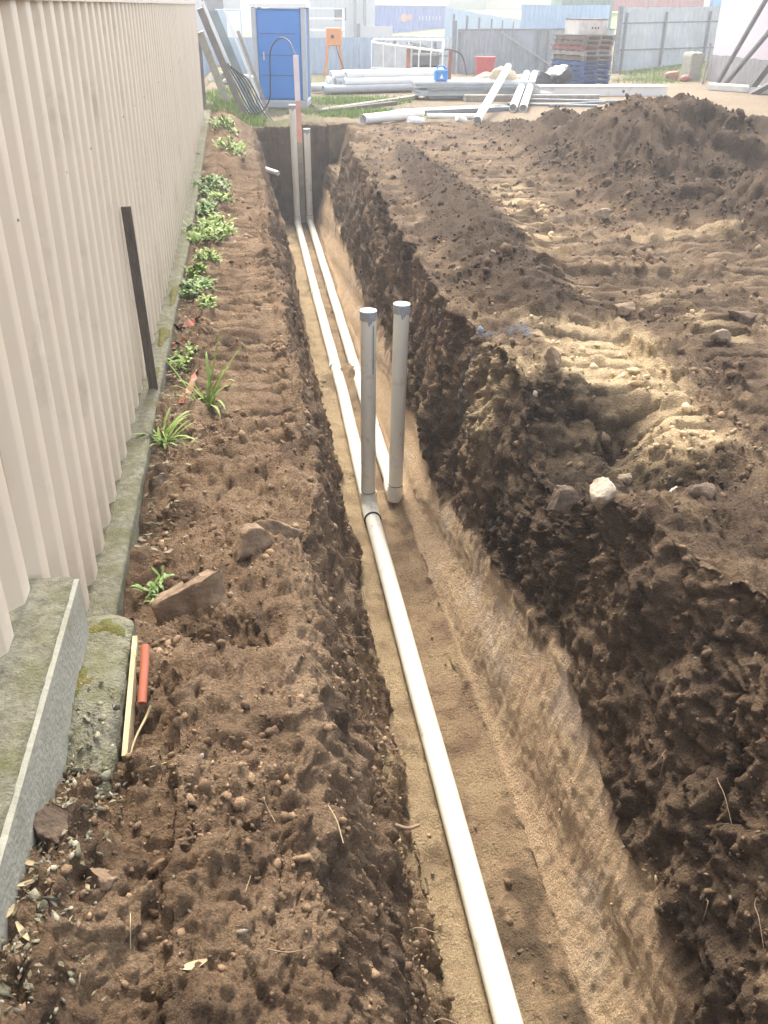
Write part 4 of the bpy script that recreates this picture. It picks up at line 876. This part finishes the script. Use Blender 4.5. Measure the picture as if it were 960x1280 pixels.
# long pipes propped on the steel stack
pipe_thing((3.99, 16.57, gz(3.99, 16.57)+.075), (6.15, 22.75, .66), .075, M_pvcw, 'single long white pipe propped on the steel stack')
pipe_thing((5.33, 19.15, gz(5.33, 19.15)+.085), (7.08, 24.4, .42), .08, M_pvcw, 'long white pipe of the propped pair pointing at the black bags', 'propped pair of long white pipes')
pipe_thing((5.53, 19.12, gz(5.53, 19.12)+.085), (7.27, 24.35, .42), .08, M_pvcw, 'long white pipe of the propped pair pointing at the black bags', 'propped pair of long white pipes')
for k in range(3):
    y0_ = 18.55+.22*k; board((2.72+.1*k, y0_, gz(3, y0_)+.045), (5.35, y0_+.95, gz(5.3, y0_+.9)+.045), .13, .08, M_galvd, 'dark grey steel channel lying between the trench end and the steel stack', 'channel', (0, 0, 1), 'steel_channel', 'steel channels on the ground')
r_ = random.Random(8); zt = gz(5, 22.4)+.03
for k in range(6):
    a = r_.uniform(-.04, .04); x0 = 3.95+r_.uniform(-.15, .2); x1 = 6.75+r_.uniform(-.3, .3); yy = 22.35+r_.uniform(-.06, .06)
    mb = MB(); mb.box(x0, x1, yy-.42, yy+.42, zt, zt+.036, M=Matrix.Rotation(a*.3, 4, 'Z') if False else None)
    for q in range(5): mb.box(x0-.004, x1+.004, yy-.38+.19*q, yy-.34+.19*q, zt+.036, zt+.052)
    mb.build('steel_sheet', M_galv if k % 3 else M_galvd, None, 'galvanised ribbed sheet in the low stack behind the trench end', 'sheet', 'galvanised sheets in the stack'); zt += .056
for k, (a, b) in enumerate([((6.2, 21.4, .05), (8.4, 20.9, .05)), ((5.6, 20.6, .04), (7.4, 20.0, .04)), ((6.4, 20.2, .04), (7.9, 20.9, .04))]):
    mb = MB(); a = Vector(a); b = Vector(b); a.z += gz(a.x, a.y); b.z += gz(b.x, b.y); mb.tube([a, b], .03, 8); mb.build('steel_rod', M_galvd, None, 'thin dark steel rod lying behind the spoil heap', 'rod', 'steel rods on the ground')
for k in range(2):
    b_ = empty('white_beam', (8.2, 23.0+.3*k, 0), ['long white steel beam with round holes lying before the pallets', 'second white steel beam lying just behind the holed one'][k], 'beam')
    z_ = gz(8.2, 23.2); mb = MB(); mb.box(-1.9+.2*k, 2.0, -.06, .06, z_, z_+.2); mb.build('web', M_white, b_)
    mb = MB(); mb.box(-1.9+.2*k, 2.0, -.11, .11, z_+.2, z_+.22); mb.build('flange', M_white, b_)
    if k == 0:
        for hx in (-1.35, -1.2, .9): mb = MB(); mb.tube([(hx, -.063, z_+.1), (hx, -.055, z_+.1)], .035, 10); mb.build('bolt_hole', M_brace, b_)
mb = MB(); mb.box(4.9, 8.0, 21.55, 21.8, gz(6, 21.6)+.0, gz(6, 21.6)+.13); mb.build('timber_bearer', M_grtim, None, 'low grey timber bearer in front of the steel stack', 'timber')

# ------------------------------------------------------------------ small site gear
j = empty('jerry_can', (4.46, 22.25, zt), 'bright blue jerry can standing on the steel sheet stack', 'jerry can')
mb = MB(); mb.box(-.15, .15, -.1, .1, 0, .24, bev=.03); mb.build('body', M_jerry, j)
mb = MB(); mb.tube(arc([(-.1, 0, .23), (-.06, 0, .30), (.06, 0, .30), (.1, 0, .23)], 10), .018, 8); mb.build('handle', M_jerry, j)
mb = MB(); mb.tube([(.11, 0, .23), (.11, 0, .28)], .03, 10); mb.build('screw_cap', M_jerry, j)
mb = MB(); mb.add([(-.045, -.1025, .06), (.045, -.1025, .06), (0, -.1025, .16)], [(0, 1, 2)]); mb.build('triangle_mark', M_white, j)
for k, (x, y, h) in enumerate([(4.15, 25.0, .95), (5.55, 26.6, .85)]):
    mb = MB(); mb.bar((x, y, -.2), (x+.02, y, h), .09, .09, (0, 1, 0)); mb.build('rusty_post', M_rust, None, ['rusty upright post in front of the wire cage', 'rusty upright post beside the blue jerry can'][k], 'post')
dm = empty('red_tub', (7.45, 30.3, 0), 'red plastic tub standing against the grey gate', 'tub')
mb = MB(); zz = gz(7.45, 30.3); mb.tube([(0, 0, zz), (0, 0, zz+.5)], [.27, .31], 20); mb.build('body', M_red, dm)
mb = MB(); mb.tube([(0, 0, zz+.5), (0, 0, zz+.53)], .335, 20); mb.build('rim', M_red, dm)
pb = empty('power_board', (2.68, 29.2, gz(2.68, 29.2)), 'orange temporary power box on four thin orange legs', 'power box')
mb = MB(); mb.box(-.22, .22, -.16, .16, .84, 1.30, bev=.02); bx_ = mb.build('box', M_orpaint, pb)
mb = MB(); mb.tube([(-.05, -.175, 1.08), (-.05, -.16, 1.08)], .05, 12); mb.build('dial', M_black, bx_)
for sx in (-1, 1):
    for sy in (-1, 1): mb = MB(); mb.bar((sx*.27, sy*.22, 0), (sx*.17, sy*.13, .86), .035, .035); mb.build('leg', M_orpaint, pb)
mb = MB(); mb.tube(arc([(.05, -.17, .85), (.12, -.2, .6), (.22, -.22, .35), (.3, -.3, .02)], 12), .012, 6); mb.build('cable', M_black, pb)
# wire cage trailer
cg = empty('wire_cage', (4.75, 28.6, gz(4.7, 28.6)), 'galvanised sheet and tube cage standing behind the pipe pile', 'cage', rz=R(-12))
mb = MB(); mb.box(-.95, .15, -.55, -.535, .32, .92); mb.build('side_sheet', M_galv, cg)
mb = MB()
for (a, b) in [((-1, -.55, .95), (1, -.55, .75)), ((-1, .55, 1.0), (1, .55, 1.0)), ((-1, -.55, .95), (-1, .55, 1.0)), ((1, -.55, .75), (1, .55, 1.0))]: mb.tube([a, b], .03, 8)
mb.build('top_rail', M_white, cg)
mb = MB(); mb.box(-1, 1, -.56, .56, .25, .31); mb.build('deck', M_galvd, cg)
for k in range(7):
    x = -1+k/3; mb = MB(); mb.tube([(x, -.55, .0 if k in (0, 6) else .3), (x, -.55, .95-.2*k/6)], .016, 6); mb.build('upright', M_white, cg); mb = MB(); mb.tube([(x, .55, .0 if k in (0, 6) else .3), (x, .55, 1.0)], .016, 6); mb.build('upright', M_white, cg)
mb = MB(); mb.box(-.2, .9, .2, .5, .31, .66, bev=.05); mb.build('load', M_brace, cg)
for k, (x, y, s_) in enumerate([(6.5, 26.3, 1), (7.0, 26.5, .85), (6.15, 23.05, .95)]):
    stone(x, y, (.75*s_, .5, .34 if k < 2 else .62), M_sand, ['plump tan sack lying in front of the grey gate', 'tan sack next to the black plastic bags', 'tan sack under the end of the single propped pipe'][k], 60+k, .06, cuts=2, name='cement_sack')['category'] = 'sack'
for k, (x, y, sx, h) in enumerate([(7.75, 25.5, .95, .42), (8.35, 25.75, .75, .62), (7.25, 25.7, .7, .33)]):
    stone(x, y, (sx, .7, h), M_bag, ['long black plastic bag bulging before the pallets', 'tall black plastic bag leaning on the pallet stack', 'small black plastic bag at the end of the bag row'][k], 70+k, .04, cuts=3, name='black_bag')['category'] = 'bag'
for k, (x, y) in enumerate([(4.9, 25.9), (5.4, 25.6), (6.1, 25.4), (3.9, 26.6)]):
    mb = MB(); mb.box(-.7, .7, -.18, .18, 0, .12+.05*k, bev=.03); o = mb.build('wrapped_bundle', M_dirtyw, None, ['white wrapped bundle behind the jerry can', 'white wrapped bundle near the rusty post', 'white wrapped bundle before the tan sacks', 'white wrapped bundle below the wire cage'][k], 'bundle'); o.location = (x, y, gz(x, y)); o.rotation_euler = (0, 0, .2-.15*k)
mb = MB(); mb.tube(arc([(5.6, 29.9, .02), (5.7, 29.9, .5), (6.1, 29.9, .75), (6.6, 29.9, .6), (6.8, 29.9, .05)], 20), .022, 8); mb.build('hose_loop', M_black, None, 'black hose loop standing up before the grey gate', 'hose')
stone(5.2, 30.6, (1.5, .8, .95), mat('dark_shrub_net', (.06, .07, .06), .95, .4, 18, bump=1, bscale=40), 'dark heap of netting behind the wire cage', 81, .05, cuts=1, name='netting_heap')['category'] = 'netting'

# ------------------------------------------------------------------ pallets
def pallet_proto(m):
    t = empty('pallet', (0, 0, 0), 'x', 'pallet')
    for k in range(6): mb = MB(); y = -.575+.023+k*.218; mb.box(-.575, .575, y-.02, y+.075, .098, .12); mb.build('deck_board', m, t)
    for x in (-.5, 0, .5): mb = MB(); mb.box(x-.045, x+.045, -.575, .575, .02, .097); mb.build('stringer', m, t)
    for y in (-.52, 0, .52): mb = MB(); mb.box(-.575, .575, y-.05, y+.05, 0, .019); mb.build('base_board', m, t)
    return t
cols = [('blue', M_palbl)]*5+[('brown', M_palb), ('grey', M_palg), ('red', M_palr), ('brown', M_palb), ('brown', M_palb)]
protos = {}; zz = gz(9.3, 26.7); r_ = random.Random(5)
for k, (cn, m) in enumerate(cols):
    if cn not in protos: o = protos[cn] = pallet_proto(m)
    else:
        o = protos[cn].copy(); S.collection.objects.link(o)
        for ch in protos[cn].children: c_ = ch.copy(); S.collection.objects.link(c_); c_.parent = o
    o.location = (9.28+r_.uniform(-.04, .04), 26.72+r_.uniform(-.04, .04), zz+k*.1215); o.rotation_euler = (0, 0, R(29)+r_.uniform(-.04, .04))
    o['group'] = cn+' pallets in the stack'
    o['label'] = {'blue': 'blue wooden pallet in the lower half of the stack', 'brown': 'brown wooden pallet in the upper half of the stack', 'grey': 'grey wooden pallet just under the red pallet', 'red': 'red painted pallet high in the pallet stack'}[cn]
zz += 10*.1215
wb = empty('white_box', (9.3, 26.7, zz), 'white box with three dark holes on top of the pallet stack', 'box', rz=R(20))
mb = MB(); mb.box(-.48, .48, -.3, .3, .002, .36, bev=.012); mb.build('body', M_dirtyw, wb)
mb = MB(); mb.box(-.49, .49, -.31, .31, .361, .385); mb.build('lid', M_palb, wb)
for x in (-.02, .08, .18): mb = MB(); mb.tube([(x, -.306, .17), (x, -.298, .17)], .028, 10); mb.build('hole', M_black, wb)

# ------------------------------------------------------------------ fences of the yard
def corr_fence(name, p0, p1, z0, h0, h1, m, label, nsheet, posts=(), rails=(), pm=None, pitch=.15, dep=.025, front=True, zend=None):
    p0 = Vector((*p0, 0)); p1 = Vector((*p1, 0)); L = (p1-p0).length; d_ = (p1-p0)/L; n_ = Vector((d_.y, -d_.x, 0))
    t = empty(name, p0, label, 'fence'); zend = z0 if zend is None else zend
    for s_ in range(nsheet):
        a0, a1 = L*s_/nsheet, L*(s_+1)/nsheet-.008; V = []; F = []; k = max(2, int((a1-a0)/pitch)); jz = random.uniform(-.02, .02)
        us = []
        for q in range(k+1):
            b = a0+(a1-a0)*q/k; us += [(b, 0)] + ([(b+(a1-a0)/k*.3, dep), (b+(a1-a0)/k*.6, dep), (b+(a1-a0)/k*.8, 0)] if q < k else [])
        for (u, dd) in us:
            f_ = u/L; p = d_*u+n_*dd; zz0 = z0+(zend-z0)*f_; V += [(p.x, p.y, zz0-.1), (p.x, p.y, zz0+h0+(h1-h0)*f_+jz), (p.x-n_.x*.004, p.y-n_.y*.004, zz0-.1), (p.x-n_.x*.004, p.y-n_.y*.004, zz0+h0+(h1-h0)*f_+jz)]
        for i in range(len(us)-1): F += [(4*i, 4*i+4, 4*i+5, 4*i+1), (4*i+3, 4*i+7, 4*i+6, 4*i+2), (4*i+1, 4*i+5, 4*i+7, 4*i+3)]
        mb = MB(); mb.add(V, F); mb.build('sheet_panel', m, t)
    of = n_*(dep+.03)
    for f_ in posts:
        p = d_*L*f_+of; zz0 = z0+(zend-z0)*f_; mb = MB(); mb.bar((p.x, p.y, zz0-.1), (p.x, p.y, zz0+(h0+(h1-h0)*f_)*.93), .06, .05, (0, 1, 0)); mb.build('fence_post', pm or M_galvd, t)
    for zf in rails:
        a = of*.6; b = d_*L+of*.6; mb = MB(); mb.bar((a.x, a.y, z0+h0*zf), (b.x, b.y, zend+h1*zf), .025, .04); mb.build('rail', pm or M_galvd, t)
    return t
corr_fence('yard_fence', (-3.5, 30.6), (4.6, 31.2), 0, 1.02, 1.02, M_bluesheet, 'low pale blue sheet fence behind the toilet and the power box', 9)
corr_fence('yard_fence', (4.4, 33.2), (7.0, 32.6), 0, 1.02, 1.02, M_zinc, 'pale sheet fence between the grey panel and the gate', 4, (.25, .75), (.45,))
g_ = corr_fence('sheet_gate', (6.75, 31.2), (12.1, 31.9), 0, 1.28, 1.32, M_zincd, 'dull grey corrugated gate with a diagonal brace', 7, (.01, .5, .56), (.97,))
g_['category'] = 'gate'
mb = MB(); mb.bar((1.4, .05, 1.2), (3.4, .32, .12), .05, .05, (0, 1, 0)); mb.build('diagonal_brace', M_galv, g_)
corr_fence('yard_fence', (12.15, 31.6), (21.0, 32.8), .1, 1.78, 1.78, M_zinc, 'tall pale corrugated fence right of the pallet stack', 10, (.02, .18, .36, .5, .7, .9), (.33, .76), zend=.3)
mb = MB(); mb.bar((11.98, 31.2, -.1), (11.95, 31.2, 1.95), .14, .12, (0, 1, 0)); mb.build('gate_post', M_galvd, None, 'thick grey post between the gate and the tall pale fence', 'post')
mb = MB(); mb.bar((6.62, 31.05, -.1), (6.6, 31.05, 1.5), .13, .12, (0, 1, 0)); mb.build('gate_post', M_galvd, None, 'thick grey post at the hinge side of the grey gate', 'post')
corr_fence('boundary_fence', (7.3, 36.0), (19.5, 62.0), -.6, 2.45, 1.55, M_bluesheet, 'long light blue fence running away behind the grey gate', 12, (.04, .12, .2, .29, .38, .48, .58, .7, .84), (), pitch=.4)
corr_fence('yard_fence', (9.4, 33.6), (12.6, 33.9), 0, 1.95, 1.95, M_bluesheet, 'pale blue sheet standing behind the pallet stack', 3)
ps = empty('sheet_screen', (5.05, 37.6, 0), 'plain pale grey sheet panel standing before the blue container', 'panel'); mb = MB(); mb.box(-.55, .6, -.02, .02, -.02, 1.22); mb.build('sheet', mat('pale_panel', (.52, .52, .53), .7, .04, 2), ps)
mb = MB(); mb.box(-.75, -.62, -.1, .1, -.02, 1.3); mb.build('edge_post', M_galvd, ps)

# ------------------------------------------------------------------ pink wall with props
pw = empty('pink_wall', (13.55, 21, 0), 'tall pink rendered wall on a rough grey footing', 'wall')
mb = MB(); mb.box(0, .25, -9, 6.7, .72, 4.2); mb.build('rendered_wall', M_pink, pw)
mb = MB(); V = []; F = []; ny_, nz_ = 90, 12
for i in range(ny_+1):
    for k in range(nz_+1): V.append((-.05, -9+15.75*i/ny_, -.2+.93*k/nz_))
V = np.array(V); V[:, 0] += -.05*np.abs(fbm(V*np.array([1, 1, .4]), .5, 3)); V[:, 2] += .05*noise(V, .4)*(V[:, 2] > .6)
for i in range(ny_):
    for k in range(nz_): F.append((i*(nz_+1)+k, i*(nz_+1)+k+1, (i+1)*(nz_+1)+k+1, (i+1)*(nz_+1)+k))
mb.add(V, F, True); mb.box(-.04, .3, -9, 6.74, -.2, .70); mb.build('footing', M_rough, pw)
lab = ['steel prop bracing the pink wall near its end', 'second steel prop crossing up the pink wall', 'thick steel prop against the pink wall nearer the heap', 'low steel prop against the pink wall nearer the heap']
for k, (a, b, w_) in enumerate([((12.9, 25.9, .05), (13.5, 24.6, 2.7), .10), ((12.95, 25.6, .05), (13.5, 23.6, 2.15), .10), ((12.75, 23.8, .05), (13.5, 22.5, 2.2), .15), ((12.7, 23.5, .05), (13.48, 21.5, 1.1), .13)]):
    mb = MB(); a = (a[0], a[1], gz(a[0], a[1])-.02); mb.bar(a, b, w_, w_*.8, (0, 1, 0)); mb.build('wall_prop', M_brace, None, lab[k], 'prop')
mb = MB(); mb.bar((12.85, 26.6, gz(12.85, 26.6)-.1), (12.9, 26.6, 1.05), .05, .04, (0, 1, 0)); mb.build('marker_stake', M_grtim, None, 'thin upright stake in front of the pink wall footing', 'stake')
for k, (x, y) in enumerate([(12.6, 24.7), (12.45, 24.3)]):
    mb = MB(); z_ = gz(x, y); mb.bar((x-.3, y+.4, z_+.08), (x+.8, y-1.2, z_+.08), .22, .13); mb.build('concrete_length', M_dirtyw, None, ['pale concrete length lying at the foot of the props', 'second pale concrete length lying before the first'][k], 'concrete')
cb = rough_block('concrete_block', 12.95, 13.3, 27.75, 28.35, lambda y: -.05, lambda y: .78, M_concw, 'upright pale concrete block at the end of the pink wall', 'block', 14, .012, .05, 7)
for k, (x, y, s_) in enumerate([(12.55, 27.9, .5), (12.75, 27.5, .38)]):
    stone(x, y, (s_, s_*.7, .3-.1*k), M_redtape, ['crumpled red sheeting beside the pale concrete block', 'small crumpled red rag before the pale concrete block'][k], 90+k, .05, cuts=2, name='red_sheeting')['category'] = 'sheeting'

# ------------------------------------------------------------------ buildings and containers beyond
def container(name, x0, x1, y0, y1, z0, h, m, roofm, label):
    t = empty(name, ((x0+x1)/2, y0, z0), label, 'container'); hx = (x1-x0)/2; dy = y1-y0
    n = max(8, int((x1-x0)/.28)); V = []; F = []
    for i in range(n*4+1):
        q = i % 4; x = -hx+.12+(2*hx-.24)*i/(n*4); d_ = .04 if q in (1, 2) else 0; V += [(x, d_, .12), (x, d_, h-.14)]
    for i in range(n*4): F.append((2*i, 2*i+2, 2*i+3, 2*i+1))
    mb = MB(); mb.add(V, F); mb.build('corrugated_side', m, t)
    mb = MB(); mb.box(-hx+.05, hx-.05, .06, dy, .05, h-.05); mb.build('body', m, t)
    for x in (-hx, hx-.12): mb = MB(); mb.box(x, x+.12, -.03, .1, 0, h-.01); mb.build('corner_post', m, t)
    mb = MB(); mb.box(-hx+.12, hx-.12, -.02, .08, 0, .12); mb.build('bottom_rail', m, t); mb = MB(); mb.box(-hx+.12, hx-.12, -.02, .08, h-.14, h-.01); mb.build('top_rail', m, t)
    mb = MB(); mb.box(-hx-.15, hx+.15, -.25, dy+.1, h, h+(.42 if roofm is M_white else .1)); mb.build('roof', roofm, t)
    return t
c_ = container('shipping_container', 10.4, 16.2, 80, 82.4, 0, 1.95, M_contb, M_white, 'blue shipping container with a pale roof and faded lettering')
M_ltr = mat('faded_lettering', (.42, .47, .62), .7, .1, 4); M_ltro = mat('faded_orange_mark', (.50, .26, .20), .7, .2, 4)
def letter(mb, x, z, ch, s_):
    segs = {'C': [(0, 0, .2, 1), (0, 0, .7, .18), (0, .82, .7, 1)], 'O': [(0, 0, .2, 1), (.5, 0, .7, 1), (0, 0, .7, .18), (0, .82, .7, 1)], 'L': [(0, 0, .2, 1), (0, 0, .7, .18)], 'I': [(.25, 0, .45, 1)], 'N': [(0, 0, .2, 1), (.5, 0, .7, 1), (0, .82, .7, 1)], 'E': [(0, 0, .2, 1), (0, 0, .7, .18), (0, .42, .6, .58), (0, .82, .7, 1)]}[ch]
    for q, (a, b, c2_, d2_) in enumerate(segs): mb.box(x+a*s_, x+c2_*s_, -.034-.001*q, -.03, z+b*s_, z+d2_*s_)
x = .75
for ch in 'IIIIIII':
    mb = MB(); letter(mb, x, .95, ch, .3); mb.build('lettering', M_ltr, c_); x += .27
mb = MB(); mb.tube([(-.35, -.034, 1.1), (-.35, -.03, 1.1)], .3, 16); mb.tube([(.12, -.034, 1.15), (.12, -.03, 1.15)], .2, 16); tag(mb.build('faded_logo', M_ltro, c_), kind='stuff')
stone(12.8, 80.8, (1.2, 1.2, 1.0), M_white, 'round white vent dome on the container roof', 95, .1, z=2.36, cuts=1, name='roof_vent')['category'] = 'vent'
container('shipping_container', 19.9, 23.2, 62, 64.4, .55, 2.4, M_contg, M_contg, 'dark green shipping container behind the pallet stack')
container('shipping_container', 25.4, 29.6, 72, 74.4, 1.7, 2.4, M_contr, M_contr, 'faded red container on the left behind the tall pale fence')
container('shipping_container', 29.9, 34.0, 72.3, 74.7, 1.7, 2.4, M_contr, M_contr, 'faded red container on the right behind the tall pale fence')
def hill(name, x0, x1, y0, y1, f, m):
    V = []; F = []; n = 40; k = 12
    for i in range(n+1):
        for q in range(k+1): x = x0+(x1-x0)*i/n; y = y0+(y1-y0)*q/k; V.append((x, y, f(x, y)))
    for i in range(n):
        for q in range(k): F.append((i*(k+1)+q, (i+1)*(k+1)+q, (i+1)*(k+1)+q+1, i*(k+1)+q+1))
    mb = MB(); mb.add(V, F, True); return mb.build(name, m, kind='structure')
hill('grass_bank', 15, 60, 58, 110, lambda x, y: -.1+1.75*float(sm(59, 74, y))*float(sm(15, 20, x)), M_lime)
bd = empty('white_building', (6.2, 64, 0), 'white clad building with a dark window behind the power box', 'building')
mb = MB(); mb.box(-4.2, 2.3, 0, 7, -.1, 3.4); mb.build('wall', mat('white_cladding', (.58, .60, .62), .7, .05, 1), bd)
for k in range(21): mb = MB(); x = -4.1+.3*k; mb.box(x, x+.03, -.015, .002, 0, 3.4); mb.build('cladding_batten', M_zinc, bd)
for (x, w_, z0_, z1_) in [(.1, .7, 1.1, 1.75), (-2.2, .5, .1, 2.0), (-3.4, .9, .6, 1.5)]:
    mb = MB(); mb.box(x-w_/2-.06, x+w_/2+.06, -.05, -.016, z0_-.06, z1_+.06); f_ = mb.build('window_frame' if z0_ > .3 else 'door_frame', M_lgrey, bd); mb = MB(); mb.box(x-w_/2, x+w_/2, -.056, -.051, z0_, z1_); mb.build('pane', M_glass, f_)
for x in (.9, 1.5): mb = MB(); mb.box(x, x+.16, -.6, -.45, -.1, 3.2); mb.build('veranda_post', M_galvd, bd)
mb = MB(); mb.box(-4.6, 2.7, -.9, 7.3, 3.4, 3.6); mb.build('roof', M_zinc, bd)
bd = empty('warehouse', (22, 97, 0), 'large plain olive-grey warehouse wall far behind the blue fence', 'building')
mb = MB(); mb.box(-9, 1.6, 0, 12, -.1, 7); mb.build('wall', M_olive, bd)
mb = MB(); mb.box(-9.2, 1.8, -.3, 12.3, 7, 7.4); mb.build('roof', M_zinc, bd)
bd = empty('warehouse', (30, 98, 0), 'pale beige warehouse beside the olive-grey one', 'building')
mb = MB(); mb.box(-6.2, 1, 0, 12, -.1, 7); mb.build('wall', mat('beige_cladding', (.48, .45, .40), .8, .05, 1), bd); mb = MB(); mb.box(-6.3, 1.2, -.3, 12.3, 7, 7.4); mb.build('roof', M_zinc, bd)
bd = empty('site_shed', (41, 80, 1.5), 'pale shed at the back beside the bright blue tarp', 'shed'); mb = MB(); mb.box(-4.5, 3, 0, 5, -1.5, 3.2); mb.build('wall', M_white, bd); mb = MB(); mb.box(-4.7, 3.2, -.3, 5.3, 3.2, 3.4); mb.build('roof', M_zinc, bd)
mb = MB(); mb.box(-.6, .6, -.3, .3, -1.6, 2.0); o = mb.build('tarp_stack', M_jerry, None, 'bright blue tarp-covered stack at the corner of the pink wall', 'tarp'); o.location = (34.6, 71, 1.6)
bd = empty('neighbour_building', (-6, 60, 0), 'pale grey building seen past the fence end', 'building'); mb = MB(); mb.box(-8, 6.2, 0, 8, -.1, 5); mb.build('wall', mat('grey_render', (.50, .50, .52), .8, .07, 1), bd); mb = MB(); mb.box(-8.3, 6.5, -.4, 8.4, 5, 5.3); mb.build('roof', M_zinc, bd)
for x in (-5, -2, 1, 4): mb = MB(); mb.box(x, x+1.2, -.03, -.003, 1.0, 2.2); mb.build('window', M_glass, bd)
cbn = empty('site_cabinet', (-.5, 44, 0), 'pale blue-grey cabinet on legs behind the low blue fence', 'cabinet'); mb = MB(); mb.box(-.45, .65, -.4, .4, .6, 1.7, bev=.02); mb.build('body', M_bluesheet, cbn)
mb = MB(); mb.box(.02, .6, -.415, -.403, .66, 1.64); mb.build('door', M_white, cbn)
for x in (-.4, .6): mb = MB(); mb.box(x-.04, x+.04, -.35, .35, -.05, .6); mb.build('leg', M_galvd, cbn)
lb = empty('site_bench', (3.2, 40, 0), 'small white rack behind the low blue fence', 'rack')
for z_ in (1.0, 1.4, 1.75): mb = MB(); mb.box(-.7, .9, -.2, .2, z_, z_+.05); mb.build('shelf', M_white, lb)
for x in (-.7, .85): mb = MB(); mb.box(x, x+.05, -.19, .19, -.05, 1.0); mb.build('leg', M_white, lb); mb = MB(); mb.box(x, x+.05, -.19, .19, 1.051, 1.39); mb.build('leg', M_white, lb); mb = MB(); mb.box(x, x+.05, -.19, .19, 1.451, 1.749); mb.build('leg', M_white, lb)
for k, (x, y, s_) in enumerate([(-.5, 24.5, .8), (.1, 26, .9), (-.2, 22.8, .6)]):
    stone(x, y, (s_, s_*.7, .4*s_), M_concw, ['broken concrete lump left of the toilet', 'larger broken concrete lump behind the toilet', 'small broken concrete lump close to the leaning boards'][k], 110+k, .2, name='concrete_lump')['category'] = 'rubble'

# ------------------------------------------------------------------ hazy air
hz_ = MB(); hz_.box(-75, 220, -16, 176, -3.2, 9.5)
hm = bpy.data.materials.new('haze_air'); N, L = ngroup(hm); N.remove(N['Principled BSDF'])
pv = N.new('ShaderNodeVolumePrincipled'); pv.inputs['Color'].default_value = (.93, .96, 1, 1); pv.inputs['Density'].default_value = .0040; pv.inputs['Anisotropy'].default_value = .45
L.new(pv.outputs[0], N['Material Output'].inputs['Volume'])
tag(hz_.build('haze', hm), 'thin pale haze filling the air over the site', kind='stuff')
